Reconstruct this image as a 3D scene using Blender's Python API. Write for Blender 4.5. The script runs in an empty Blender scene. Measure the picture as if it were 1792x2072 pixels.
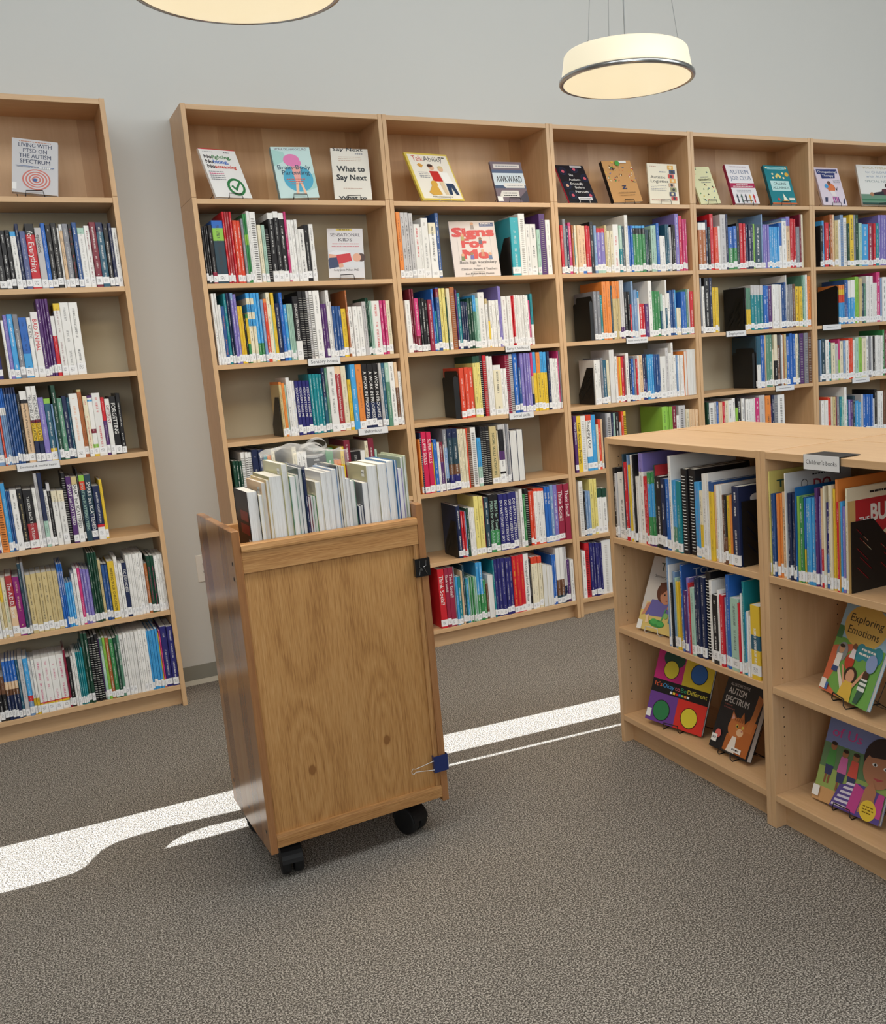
import bpy, bmesh, math, random, re
from mathutils import Matrix, Vector
from mathutils.geometry import tessellate_polygon
random.seed(11)
sc = bpy.context.scene
COL = sc.collection
PI = math.pi

# ------------------------------------------------------------------ camera
cam_d = bpy.data.cameras.new('camera'); cam = bpy.data.objects.new('camera', cam_d); COL.objects.link(cam)
FPX, PPX, PPY = 1983.78, 1130.95, 1047.04
CAM = Vector((-0.8676, -4.7761, 1.5503))
yaw, pit, rol = 0.5043, 0.1715, -0.0683
B = Matrix(((1, 0, 0), (0, 0, -1), (0, 1, 0)))
Ry = Matrix(((math.cos(yaw), -math.sin(yaw), 0), (math.sin(yaw), math.cos(yaw), 0), (0, 0, 1)))
Rp = Matrix(((1, 0, 0), (0, math.cos(pit), -math.sin(pit)), (0, math.sin(pit), math.cos(pit))))
Rr = Matrix(((math.cos(rol), -math.sin(rol), 0), (math.sin(rol), math.cos(rol), 0), (0, 0, 1)))
R = Rr @ Rp @ B @ Ry
right, down, fwd = R[0].copy(), R[1].copy(), R[2].copy()
M3 = Matrix((right, -down, -fwd)).transposed()
cam.matrix_world = Matrix.Translation(CAM) @ M3.to_4x4()
cam_d.sensor_fit = 'AUTO'; cam_d.sensor_width = 36
cam_d.lens = FPX / 2072 * 36
cam_d.shift_x = (896 - PPX) / 2072
cam_d.shift_y = (PPY - 1036) / 2072
cam_d.clip_start = 0.05
sc.camera = cam

# ------------------------------------------------------------------ world, sun, daylight
sc.view_settings.view_transform = 'Standard'; sc.view_settings.look = 'None'
sc.view_settings.gamma = 1; sc.view_settings.use_curve_mapping = False
sc.view_settings.exposure = -0.04
w = bpy.data.worlds.new('sky'); sc.world = w; w.use_nodes = True
bg = w.node_tree.nodes['Background']; bg.inputs[0].default_value = (0.62, 0.75, 1, 1); bg.inputs[1].default_value = 1.2
SUN_EL = math.radians(76)
SUN_DIR = Vector((0.02, -math.cos(SUN_EL), -math.sin(SUN_EL))).normalized()   # travels down, from above the long wall
sd = bpy.data.lights.new('sun', 'SUN'); sd.energy = 12.5; sd.angle = math.radians(0.12); sd.color = (0.89, 0.955, 1.0)
so = bpy.data.objects.new('sun', sd); COL.objects.link(so); so.rotation_euler = SUN_DIR.to_track_quat('-Z', 'Y').to_euler(); so.location = (0, 0, 8)

def area(name, loc, to, sx, sy, energy, color):
    d = bpy.data.lights.new(name, 'AREA'); d.shape = 'RECTANGLE'; d.size = sx; d.size_y = sy; d.energy = energy; d.color = color
    o = bpy.data.objects.new(name, d); COL.objects.link(o); o.location = loc
    o.rotation_euler = (Vector(to) - Vector(loc)).to_track_quat('-Z', 'Y').to_euler()
    return o
area('daylight_window', (6.6, -5.6, 3.5), (0.9, -0.4, 0.8), 5.0, 2.4, 190, (0.91, 0.965, 1.0))  # area light for daylight from the right; no window is built
area('daylight_rooflight', (1.0, -2.9, 4.45), (1.0, -1.2, 0), 7.0, 2.0, 200, (0.90, 0.965, 1.0))  # area light added under the ceiling for light from above, no rooflight built
area('daylight_rear', (-1.6, -8.7, 2.7), (0.2, 0, 1.0), 6.5, 2.6, 190, (0.92, 0.97, 1.0))

# ------------------------------------------------------------------ colours
def lin(c):
    return c / 12.92 if c <= 0.04045 else ((c + 0.055) / 1.055) ** 2.4
def hx(s):
    return tuple(lin(int(s[i:i + 2], 16) / 255) for i in (0, 2, 4)) + (1.0,)
PAL = {k: (hx(h), n) for k, h, n in (x.split() for x in '''k 1d1b1e black
n 1f2a4e navy
N 2b2a70 indigo
b 2b68bd blue
B 2f5590 deep-blue
s 45a0dc sky-blue
z 7d9cc4 pale-blue
t 1c8590 teal
T 2b5d75 slate-blue
x 2a4452 slate
V 596290 blue-grey
g 3c8a50 green
d 1d4535 dark-green
G 5f8f78 grey-green
l 8fc24e lime
q a9cbbb mint
y e4c038 yellow
Y e8d982 pale-yellow
c e6dcc0 cream
h cdb987 tan
f e4c29c peach
w ebe9e6 white
e c6c3c4 light-grey
a 85868e grey
r cc2430 red
R a8343a brick-red
O dc4a30 orange-red
o e68a40 orange
U b0683a rust
u 6f4a34 brown
M 9a2844 wine
m 7d2438 maroon
C cc2350 crimson
i cc3a78 pink
p 56306e purple
P 8c1f72 magenta
v 8478bf lavender
Q 35a9b8 turquoise'''.split('\n'))}
PAL = {k: (v[0], v[1].replace('-', ' ')) for k, v in PAL.items()}
def C(k): return PAL[k][0] if k in PAL else hx(k)

# ------------------------------------------------------------------ materials
MAT = {}
def mat(name, rough=0.5, spec=0.5, metal=0.0):
    m = bpy.data.materials.new(name); m.use_nodes = True
    nt = m.node_tree; b = nt.nodes['Principled BSDF']
    b.inputs['Roughness'].default_value = rough; b.inputs['Specular IOR Level'].default_value = spec; b.inputs['Metallic'].default_value = metal
    MAT[name] = m
    return m, nt, b
def N(nt, t, **kw):
    n = nt.nodes.new(t)
    for k, v in kw.items(): setattr(n, k, v)
    return n
def plain(name, col, rough=0.5, spec=0.5, metal=0.0, var=0.06, scale=30):
    m, nt, b = mat(name, rough, spec, metal)
    tc = N(nt, 'ShaderNodeTexCoord'); no = N(nt, 'ShaderNodeTexNoise'); no.inputs['Scale'].default_value = scale
    nt.links.new(tc.outputs['Object'], no.inputs['Vector'])
    mx = N(nt, 'ShaderNodeMixRGB'); c = C(col)
    mx.inputs[1].default_value = tuple(x * (1 - var) for x in c[:3]) + (1,); mx.inputs[2].default_value = tuple(min(1, x * (1 + var)) for x in c[:3]) + (1,)
    nt.links.new(no.outputs['Fac'], mx.inputs[0]); nt.links.new(mx.outputs[0], b.inputs['Base Color'])
    return m
def math_n(nt, op, a, bb=None):
    n = N(nt, 'ShaderNodeMath', operation=op)
    for i, v in enumerate((a, bb)):
        if v is None: continue
        if isinstance(v, (int, float)): n.inputs[i].default_value = v
        else: nt.links.new(v, n.inputs[i])
    return n.outputs[0]

def printed():
    m, nt, b = mat('printed_cover', 0.38, 0.45)
    col = N(nt, 'ShaderNodeAttribute', attribute_name='Col'); ink = N(nt, 'ShaderNodeAttribute', attribute_name='Ink')
    uv = N(nt, 'ShaderNodeUVMap', uv_map='UVMap'); sp = N(nt, 'ShaderNodeSeparateXYZ'); nt.links.new(uv.outputs[0], sp.inputs[0])
    u, v = sp.outputs[0], sp.outputs[1]
    du = math_n(nt, 'ABSOLUTE', math_n(nt, 'SUBTRACT', u, 0.5))
    inl = math_n(nt, 'LESS_THAN', du, 0.15)
    def noise(su, sv):
        cb = N(nt, 'ShaderNodeCombineXYZ'); nt.links.new(math_n(nt, 'MULTIPLY', u, su), cb.inputs[0]); nt.links.new(math_n(nt, 'MULTIPLY', v, sv), cb.inputs[1])
        n = N(nt, 'ShaderNodeTexNoise'); n.inputs['Scale'].default_value = 1; n.inputs['Detail'].default_value = 1
        nt.links.new(cb.outputs[0], n.inputs['Vector']); return n.outputs['Fac']
    letters = math_n(nt, 'GREATER_THAN', noise(3.0, 560.0), 0.48)
    words = math_n(nt, 'GREATER_THAN', noise(0.0, 42.0), 0.40)
    runs = math_n(nt, 'GREATER_THAN', noise(0.0, 11.0), 0.44)
    f = math_n(nt, 'MULTIPLY', math_n(nt, 'MULTIPLY', inl, letters), math_n(nt, 'MULTIPLY', words, runs))
    f = math_n(nt, 'MULTIPLY', f, ink.outputs['Alpha'])
    mx = N(nt, 'ShaderNodeMixRGB'); nt.links.new(f, mx.inputs[0]); nt.links.new(col.outputs['Color'], mx.inputs[1]); nt.links.new(ink.outputs['Color'], mx.inputs[2])
    nt.links.new(mx.outputs[0], b.inputs['Base Color'])
printed()
def paper():
    m, nt, b = mat('page_paper', 0.8, 0.2)
    tc = N(nt, 'ShaderNodeTexCoord'); mp = N(nt, 'ShaderNodeMapping'); mp.inputs['Scale'].default_value = (900, 6, 6)
    nt.links.new(tc.outputs['Object'], mp.inputs[0]); no = N(nt, 'ShaderNodeTexNoise'); no.inputs['Scale'].default_value = 1
    nt.links.new(mp.outputs[0], no.inputs['Vector'])
    rp = N(nt, 'ShaderNodeValToRGB'); rp.color_ramp.elements[0].position = 0.3; rp.color_ramp.elements[0].color = hx('cfccc6'); rp.color_ramp.elements[1].position = 0.6; rp.color_ramp.elements[1].color = hx('e6e5e3')
    nt.links.new(no.outputs['Fac'], rp.inputs[0]); nt.links.new(rp.outputs[0], b.inputs['Base Color'])
paper()
def callno():
    m, nt, b = mat('call_number_paper', 0.5, 0.4)
    uv = N(nt, 'ShaderNodeUVMap', uv_map='UVMap'); sp = N(nt, 'ShaderNodeSeparateXYZ'); nt.links.new(uv.outputs[0], sp.inputs[0])
    u, v = sp.outputs[0], sp.outputs[1]
    fr = math_n(nt, 'FRACT', v)
    a = math_n(nt, 'LESS_THAN', math_n(nt, 'ABSOLUTE', math_n(nt, 'SUBTRACT', u, 0.45)), 0.27)
    c = math_n(nt, 'LESS_THAN', math_n(nt, 'ABSOLUTE', math_n(nt, 'SUBTRACT', fr, 0.5)), 0.24)
    cb = N(nt, 'ShaderNodeCombineXYZ'); nt.links.new(math_n(nt, 'MULTIPLY', u, 9), cb.inputs[0]); nt.links.new(math_n(nt, 'MULTIPLY', v, 13), cb.inputs[1])
    no = N(nt, 'ShaderNodeTexNoise'); no.inputs['Scale'].default_value = 1; no.inputs['Detail'].default_value = 0; nt.links.new(cb.outputs[0], no.inputs['Vector'])
    t = math_n(nt, 'GREATER_THAN', no.outputs['Fac'], 0.55)
    f = math_n(nt, 'MULTIPLY', math_n(nt, 'MULTIPLY', math_n(nt, 'MULTIPLY', a, c), t), 0.75)
    mx = N(nt, 'ShaderNodeMixRGB'); nt.links.new(f, mx.inputs[0]); mx.inputs[1].default_value = hx('f0eff0'); mx.inputs[2].default_value = hx('3a3a40')
    nt.links.new(mx.outputs[0], b.inputs['Base Color'])
callno()

def wood(name, axis, c0, c1, c2, fine, coarse, rough, bump, stretch=14.0, planks=0.0, pax=1, fig=0.5, fw=0.75, knots=()):
    m, nt, b = mat(name, rough, 0.5)
    tc = N(nt, 'ShaderNodeTexCoord'); oi = N(nt, 'ShaderNodeObjectInfo')
    ad = N(nt, 'ShaderNodeVectorMath', operation='ADD'); mu = N(nt, 'ShaderNodeVectorMath', operation='MULTIPLY')
    cbr = N(nt, 'ShaderNodeCombineXYZ'); 
    for i in range(3): nt.links.new(oi.outputs['Random'], cbr.inputs[i])
    nt.links.new(cbr.outputs[0], mu.inputs[0]); mu.inputs[1].default_value = (7.3, 3.1, 5.7)
    nt.links.new(tc.outputs['Object'], ad.inputs[0]); nt.links.new(mu.outputs[0], ad.inputs[1])
    sc_ = [1.0, 1.0, 1.0]; sc_['xyz'.index(axis)] = 1.0 / stretch
    def noise(scale, detail, dist=0.0, rgh=0.5):
        mp = N(nt, 'ShaderNodeMapping'); mp.inputs['Scale'].default_value = tuple(x * scale for x in sc_)
        nt.links.new(ad.outputs[0], mp.inputs[0])
        n = N(nt, 'ShaderNodeTexNoise'); n.inputs['Scale'].default_value = 1; n.inputs['Detail'].default_value = detail; n.inputs['Distortion'].default_value = dist; n.inputs['Roughness'].default_value = rgh
        nt.links.new(mp.outputs[0], n.inputs['Vector']); return n.outputs['Fac']
    big = noise(coarse, 3, 0.6); fn = noise(fine, 2, 0.0, 0.6)
    spots = None
    if knots:
        sk = N(nt, 'ShaderNodeSeparateXYZ'); nt.links.new(tc.outputs['Object'], sk.inputs[0])
        for kx, kz in knots:
            dx = math_n(nt, 'MULTIPLY', math_n(nt, 'SUBTRACT', sk.outputs[0], kx), 20.0); dz0 = math_n(nt, 'SUBTRACT', sk.outputs[2], kz); dz = math_n(nt, 'MULTIPLY', dz0, 4.6)
            r2 = math_n(nt, 'ADD', math_n(nt, 'MULTIPLY', dx, dx), math_n(nt, 'MULTIPLY', dz, dz))
            big = math_n(nt, 'ADD', big, math_n(nt, 'MULTIPLY', math_n(nt, 'EXPONENT', math_n(nt, 'MULTIPLY', r2, -1.0)), 0.42))
            dk = math_n(nt, 'MULTIPLY', dz0, 90.0); dkx = math_n(nt, 'MULTIPLY', dx, 6.5)
            kn = math_n(nt, 'EXPONENT', math_n(nt, 'MULTIPLY', math_n(nt, 'ADD', math_n(nt, 'MULTIPLY', dk, dk), math_n(nt, 'MULTIPLY', dkx, dkx)), -1.0))
            spots = kn if spots is None else math_n(nt, 'ADD', spots, kn)
    # cathedral figure: contour lines of the coarse field
    rings = math_n(nt, 'ABSOLUTE', math_n(nt, 'SUBTRACT', math_n(nt, 'FRACT', math_n(nt, 'MULTIPLY', big, 9.0)), 0.5))
    s = math_n(nt, 'ADD', math_n(nt, 'MULTIPLY', rings, fig), math_n(nt, 'MULTIPLY', fn, fw)); s = math_n(nt, 'ADD', s, 0.625 - fig * 0.5 * 0.5 - fw * 0.5 - 0.125 + 0.0)
    if spots is not None: s = math_n(nt, 'SUBTRACT', s, math_n(nt, 'MULTIPLY', spots, 1.7))
    s = math_n(nt, 'ADD', s, math_n(nt, 'MULTIPLY', math_n(nt, 'SUBTRACT', big, 0.5), 0.15))
    if planks:
        spx = N(nt, 'ShaderNodeSeparateXYZ'); nt.links.new(tc.outputs['Object'], spx.inputs[0])
        pl = math_n(nt, 'FLOOR', math_n(nt, 'MULTIPLY', spx.outputs[pax], 1 / planks))
        wn = N(nt, 'ShaderNodeTexWhiteNoise', noise_dimensions='1D'); nt.links.new(pl, wn.inputs['W'])
        s = math_n(nt, 'ADD', s, math_n(nt, 'MULTIPLY', math_n(nt, 'SUBTRACT', wn.outputs['Value'], 0.5), 0.5))
    rp = N(nt, 'ShaderNodeValToRGB'); e = rp.color_ramp.elements
    e[0].position = 0.2; e[0].color = hx(c0); e[1].position = 0.8; e[1].color = hx(c2)
    x = e.new(0.5); x.color = hx(c1)
    nt.links.new(s, rp.inputs[0]); nt.links.new(rp.outputs[0], b.inputs['Base Color'])
    bp = N(nt, 'ShaderNodeBump'); bp.inputs['Strength'].default_value = bump; bp.inputs['Distance'].default_value = 0.0006
    nt.links.new(fn, bp.inputs['Height']); nt.links.new(bp.outputs[0], b.inputs['Normal'])
for ax in 'xyz':
    wood('maple_' + ax, ax, 'c2996e', 'd2ab80', 'deba92', 90, 3.2, 0.42, 0.04, fig=0.2, fw=0.42)
    wood('oak_' + ax, ax, '8f6033', 'b58450', 'c89a64', 300, 3.6, 0.4, 0.3, 22.0, fig=0.3, fw=0.95)
wood('maple_back', 'z', 'b98c5e', 'c89c6e', 'd4ac80', 70, 2.4, 0.4, 0.03, fig=0.3, fw=0.25, planks=0.21, pax=0)
wood('oak_panel', 'z', '8f6033', 'b8874f', 'cb9d66', 300, 2.4, 0.4, 0.35, 22.0, fig=0.34, fw=0.85, knots=((.155, .33), (.40, .36)))
wood('oak_staves', 'z', '8a5c3a', 'a67449', 'b68658', 200, 3, 0.2, 0.03, 22.0, planks=0.085, fig=0.2, fw=0.4)

def carpet():
    m, nt, b = mat('carpet', 0.95, 0.1)
    tc = N(nt, 'ShaderNodeTexCoord')
    def noise(s, d):
        n = N(nt, 'ShaderNodeTexNoise'); n.inputs['Scale'].default_value = s; n.inputs['Detail'].default_value = d
        nt.links.new(tc.outputs['Object'], n.inputs['Vector']); return n.outputs['Fac']
    f1 = noise(210, 0); f2 = noise(400, 1); f = math_n(nt, 'ADD', math_n(nt, 'MULTIPLY', f1, 0.45), math_n(nt, 'MULTIPLY', f2, 0.55)); g = noise(2.2, 2)
    rp = N(nt, 'ShaderNodeValToRGB'); e = rp.color_ramp.elements
    e[0].position = 0.40; e[0].color = hx('49443f'); e[1].position = 0.61; e[1].color = hx('bdb5ab'); x = e.new(0.5); x.color = hx('746d65')
    nt.links.new(f, rp.inputs[0])
    hv = N(nt, 'ShaderNodeHueSaturation'); nt.links.new(rp.outputs[0], hv.inputs['Color'])
    nt.links.new(math_n(nt, 'ADD', math_n(nt, 'MULTIPLY', g, 0.16), 0.92), hv.inputs['Value'])
    nt.links.new(hv.outputs[0], b.inputs['Base Color'])
    bp = N(nt, 'ShaderNodeBump'); bp.inputs['Strength'].default_value = 0.25; bp.inputs['Distance'].default_value = 0.002
    nt.links.new(f, bp.inputs['Height']); nt.links.new(bp.outputs[0], b.inputs['Normal'])
carpet()
plain('wall_paint', 'cfcec9', 0.75, 0.25, var=0.012, scale=3)
plain('khaki_sheet', 'bfb59c', 0.7, 0.2, var=0.03, scale=8)
plain('grey_wall_paint', '9c9890', 0.8, 0.2, var=0.01)  # darker grey given to the unseen left wall to cut bounced light
plain('ceiling_paint', 'e6e5e1', 0.9, 0.2, var=0.01)
plain('vinyl_base', '8d8b80', 0.5, 0.4, var=0.03)
plain('vinyl_lip', 'b8b2a2', 0.5, 0.4, var=0.03)
plain('black_steel', '101012', 0.45, 0.5, var=0.05)
plain('black_wire', '151517', 0.35, 0.5, var=0.05)
plain('steel_wire', 'd2d0cb', 0.35, 0.5, 0.15, var=0.03)
plain('chrome', 'b5b7b8', 0.22, 0.5, 1.0, var=0.03)
plain('white_card', 'e2e2e4', 0.5, 0.4, var=0.015)
plain('white_plastic', 'e4dfd6', 0.4, 0.5, var=0.01)
plain('dark_plug', '2a1c14', 0.5, 0.4)
plain('rubber_black', '121214', 0.55, 0.4)
plain('clip_black', '131315', 0.25, 0.5)
plain('clip_blue', '1f2f66', 0.35, 0.5)
plain('cord_grey', '8e8f8e', 0.5, 0.5)
def glow(name, col, strength):
    m, nt, b = mat(name, 0.35, 0.4)
    b.inputs['Base Color'].default_value = hx('b8b2a2')
    tc = N(nt, 'ShaderNodeTexCoord'); no = N(nt, 'ShaderNodeTexNoise'); no.inputs['Scale'].default_value = 2.0
    nt.links.new(tc.outputs['Object'], no.inputs['Vector'])
    nt.links.new(math_n(nt, 'ADD', math_n(nt, 'MULTIPLY', no.outputs['Fac'], 0.06), strength - 0.03), b.inputs['Emission Strength'])
    b.inputs['Emission Color'].default_value = col
glow('lit_opal_shade', (1.0, 0.87, 0.60, 1), 0.68)
glow('lit_diffuser', (1.0, 0.84, 0.54, 1), 0.84)
def bagm():
    m, nt, b = mat('clear_plastic', 0.25, 0.6)
    tr = N(nt, 'ShaderNodeBsdfTransparent'); mx = N(nt, 'ShaderNodeMixShader'); out = nt.nodes['Material Output']
    b.inputs['Base Color'].default_value = hx('dfe0e2')
    lw = N(nt, 'ShaderNodeLayerWeight'); lw.inputs[0].default_value = 0.35
    nt.links.new(math_n(nt, 'ADD', math_n(nt, 'MULTIPLY', lw.outputs['Facing'], 0.45), 0.10), mx.inputs[0])
    nt.links.new(tr.outputs[0], mx.inputs[1]); nt.links.new(b.outputs[0], mx.inputs[2]); nt.links.new(mx.outputs[0], out.inputs[0])
bagm()

# ------------------------------------------------------------------ mesh builder
class MB:
    def __init__(s): s.v = []; s.f = []; s.c = []; s.k = []; s.uv = []; s.m = []
    def face(s, idx, col=(1, 1, 1, 1), ink=(0, 0, 0, 1), uv=None, mi=0):
        s.f.append(tuple(idx)); s.c.append(col); s.k.append(ink); s.uv.append(uv); s.m.append(mi)
    def box(s, x0, x1, y0, y1, z0, z1, col=(1, 1, 1, 1), mi=0, bev=0.0):
        if bev:
            # chamfered box: eight corner triangles, twelve edges, six faces
            bm = bmesh.new(); bmesh.ops.create_cube(bm, size=1)
            for v in bm.verts: v.co = Vector(((x0 + x1) / 2 + v.co.x * (x1 - x0), (y0 + y1) / 2 + v.co.y * (y1 - y0), (z0 + z1) / 2 + v.co.z * (z1 - z0)))
            bmesh.ops.bevel(bm, geom=bm.edges[:], offset=bev, segments=1, affect='EDGES')
            o = len(s.v)
            bm.verts.index_update()
            s.v += [v.co.copy() for v in bm.verts]
            for f in bm.faces: s.face([o + v.index for v in f.verts], col, mi=mi)
            bm.free(); return
        o = len(s.v)
        s.v += [Vector(p) for p in ((x0, y0, z0), (x1, y0, z0), (x1, y1, z0), (x0, y1, z0), (x0, y0, z1), (x1, y0, z1), (x1, y1, z1), (x0, y1, z1))]
        for q in ((3, 2, 1, 0), (4, 5, 6, 7), (0, 1, 5, 4), (1, 2, 6, 5), (2, 3, 7, 6), (3, 0, 4, 7)): s.face([o + i for i in q], col, mi=mi)
    def prism(s, pts, a0, a1, axis='y', col=(1, 1, 1, 1), mi=0):
        """2-D outline swept along an axis; pts are the other two coordinates in x,y,z order."""
        def P(p, a): return Vector({'x': (a, p[0], p[1]), 'y': (p[0], a, p[1]), 'z': (p[0], p[1], a)}[axis])
        n = len(pts); o = len(s.v)
        s.v += [P(p, a0) for p in pts] + [P(p, a1) for p in pts]
        for i in range(n):
            j = (i + 1) % n; s.face((o + i, o + j, o + n + j, o + n + i), col, mi=mi)
        s.face([o + i for i in range(n)][::-1], col, mi=mi); s.face([o + n + i for i in range(n)], col, mi=mi)
    def tube(s, pts, r, n=6, col=(1, 1, 1, 1), closed=False, mi=0):
        pts = [Vector(p) for p in pts]; m = len(pts); o = len(s.v); up = Vector((0.3, 0.2, 1)).normalized()
        for i, p in enumerate(pts):
            a = pts[(i - 1) % m] if (closed or i > 0) else p; b = pts[(i + 1) % m] if (closed or i < m - 1) else p
            t = (b - a).normalized(); u = t.cross(up)
            if u.length < 1e-3: u = t.cross(Vector((1, 0, 0)))
            u.normalize(); vv = t.cross(u)
            for k in range(n):
                an = 2 * PI * k / n; s.v.append(p + u * (r * math.cos(an)) + vv * (r * math.sin(an)))
        for i in range(m if closed else m - 1):
            j = (i + 1) % m
            for k in range(n):
                l = (k + 1) % n; s.face((o + i * n + k, o + i * n + l, o + j * n + l, o + j * n + k), col, mi=mi)
        if not closed:
            s.face([o + k for k in range(n)][::-1], col, mi=mi); s.face([o + (m - 1) * n + k for k in range(n)], col, mi=mi)
    def lathe(s, prof, n=48, c=(0, 0, 0), axis='z', col=(1, 1, 1, 1), mi=0):
        o = len(s.v); m = len(prof)
        for r, z in prof:
            for k in range(n):
                a = 2 * PI * k / n; x, y = r * math.cos(a), r * math.sin(a)
                s.v.append(Vector(c) + Vector({'z': (x, y, z), 'x': (z, x, y), 'y': (x, z, y)}[axis]))
        for i in range(m - 1):
            for k in range(n):
                l = (k + 1) % n; s.face((o + i * n + k, o + i * n + l, o + (i + 1) * n + l, o + (i + 1) * n + k), col, mi=mi)
        s.face([o + k for k in range(n)][::-1], col, mi=mi); s.face([o + (m - 1) * n + k for k in range(n)], col, mi=mi)
    def holed(s, outer, holes, f, col=(1, 1, 1, 1), mi=0):
        """flat sheet with holes; f maps a 2-D point to 3-D."""
        o = len(s.v); allp = list(outer) + [p for h in holes for p in h]
        s.v += [Vector(f(p)) for p in allp]
        for t in tessellate_polygon([[Vector((p[0], p[1], 0)) for p in l] for l in [outer] + holes]): s.face([o + i for i in t], col, mi=mi)
    def add(s, other, M=None):
        o = len(s.v); s.v += [(M @ v if M else v.copy()) for v in other.v]
        for f, c, k, u, m in zip(other.f, other.c, other.k, other.uv, other.m):
            s.f.append(tuple(i + o for i in f)); s.c.append(c); s.k.append(k); s.uv.append(u); s.m.append(m)
    def mesh(s, name, mats, attrs=False, smooth=False):
        me = bpy.data.meshes.new(name); me.from_pydata(s.v, [], s.f)
        for m in (mats if isinstance(mats, (list, tuple)) else [mats]): me.materials.append(MAT[m])
        if len(me.materials) > 1: me.polygons.foreach_set('material_index', s.m)
        if attrs:
            for nm, src in (('Col', s.c), ('Ink', s.k)):
                at = me.color_attributes.new(nm, 'FLOAT_COLOR', 'CORNER'); buf = []
                for f, c in zip(s.f, src): buf += list(c) * len(f)
                at.data.foreach_set('color', buf)
            uvl = me.uv_layers.new(name='UVMap'); buf = []
            for f, u in zip(s.f, s.uv):
                if u is None: buf += [-5.0, 0.0] * len(f)
                else:
                    for q in u: buf += list(q)
            uvl.data.foreach_set('uv', buf)
        if smooth: me.polygons.foreach_set('use_smooth', [True] * len(me.polygons))
        me.update(); return me
    def obj(s, name, mats, parent=None, attrs=False, smooth=False):
        o = bpy.data.objects.new(name, s.mesh(name, mats, attrs, smooth)); COL.objects.link(o)
        if parent: o.parent = parent
        return o

def tag(o, label=None, cat=None, group=None, kind=None):
    if label: o['label'] = label
    if cat: o['category'] = cat
    if group: o['group'] = group
    if kind: o['kind'] = kind
    return o
def empty(name, M, label, cat, group=None):
    o = bpy.data.objects.new(name, None); COL.objects.link(o); o.empty_display_size = 0.05
    o.matrix_world = M if isinstance(M, Matrix) else Matrix.Translation(Vector(M))
    return tag(o, label, cat, group)

# ------------------------------------------------------------------ lettering
_T = {}
def text_mesh(s, bold=0.0):
    """outline of a string at size 1: (verts, faces, width); baseline at 0."""
    if (s, bold) in _T: return _T[(s, bold)]
    cu = bpy.data.curves.new('t', 'FONT'); cu.body = s; cu.size = 1; cu.resolution_u = 2
    o = bpy.data.objects.new('t', cu); COL.objects.link(o)
    dg = bpy.context.evaluated_depsgraph_get(); me = o.evaluated_get(dg).to_mesh()
    v = [Vector((p.co.x, p.co.y, 0)) for p in me.vertices]; f = [tuple(p.vertices) for p in me.polygons]
    o.evaluated_get(dg).to_mesh_clear(); bpy.data.objects.remove(o); bpy.data.curves.remove(cu)
    xs = [p.x for p in v] or [0]
    r = (v, f, min(xs), max(xs)); _T[(s, bold)] = r
    return r
def put_text(mb, s, f, col, bold=0.0):
    v, fc, a, b = text_mesh(s)
    p0, p1, p2 = Vector(f(0, 0)), Vector(f(1, 0)), Vector(f(0, 1)); nrm = (p1 - p0).cross(p2 - p0).normalized() * 0.00003
    for ci, (dx, dy) in enumerate([(0, 0)] if bold <= 0 else [(-bold, 0), (bold, 0)] if bold < .015 else [(-bold, -bold), (bold, -bold), (-bold, bold), (bold, bold), (0, 0)]):
        o = len(mb.v)
        mb.v += [Vector(f(p.x - a + dx, p.y + dy)) + nrm * ci for p in v]
        for q in fc: mb.face([o + i for i in q], col)
    return b - a

# ------------------------------------------------------------------ the room
WALL_Y = 0.3091; CEIL = 4.5; X0, X1, Y0 = -4.2, 7.5, -9.0
def struct(mb, name, m, attrs=False): return tag(mb.obj(name, m, None, attrs), kind='structure')
mb = MB(); mb.box(X0, X1, Y0, WALL_Y, -0.1, 0); struct(mb, 'floor', 'carpet')
mb = MB(); mb.box(X0, X1, WALL_Y, WALL_Y + 0.12, 0, CEIL); struct(mb, 'wall_back', 'wall_paint')
mb = MB(); mb.box(X0 - 0.12, X0, Y0, WALL_Y, 0, CEIL); struct(mb, 'wall_left', 'grey_wall_paint')
mb = MB(); mb.box(X1, X1 + 0.12, Y0, WALL_Y, 0, CEIL); struct(mb, 'wall_right', 'wall_paint')
mb = MB(); mb.box(X0, X1, Y0 - 0.12, Y0, 0, CEIL); struct(mb, 'wall_rear', 'wall_paint')
# unseen ceiling with added slots, shaped as the sun strips they throw on the carpet
strip = [(-1.7, -1.05), (-1.09, -1.081), (-.317, -1.122), (.531, -1.136), (1.342, -1.213), (2.2, -1.28), (2.2, -1.47), (1.228, -1.389), (.463, -1.322), (-.346, -1.309), (-.56, -1.284), (-.70, -1.286), (-.749, -1.296), (-.79, -1.322), (-.818, -1.363), (-.845, -1.41), (-.882, -1.436), (-.95, -1.44), (-1.09, -1.432), (-1.7, -1.41)]
sliver = [(-.61, -1.447), (-.58, -1.41), (-.551, -1.391), (-.51, -1.377), (-.458, -1.37), (-.333, -1.386), (-.1, -1.402), (.1, -1.408), (.423, -1.420), (1.167, -1.494), (2.2, -1.59), (2.2, -1.607), (1.158, -1.510), (.416, -1.437), (0, -1.452), (-.335, -1.458)]
def up(pts): return [(x + SUN_DIR.x / SUN_DIR.z * CEIL, y + SUN_DIR.y / SUN_DIR.z * CEIL) for x, y in pts]
mb = MB(); mb.holed([(X0, Y0), (X1, Y0), (X1, WALL_Y), (X0, WALL_Y)], [up(strip), up(sliver)], lambda p: (p[0], p[1], CEIL))
struct(mb, 'ceiling', 'ceiling_paint')
mb = MB(); mb.box(-.304, -.002, WALL_Y - .006, WALL_Y, .02, .095); o = struct(mb, 'baseboard_back', 'vinyl_base')
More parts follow.
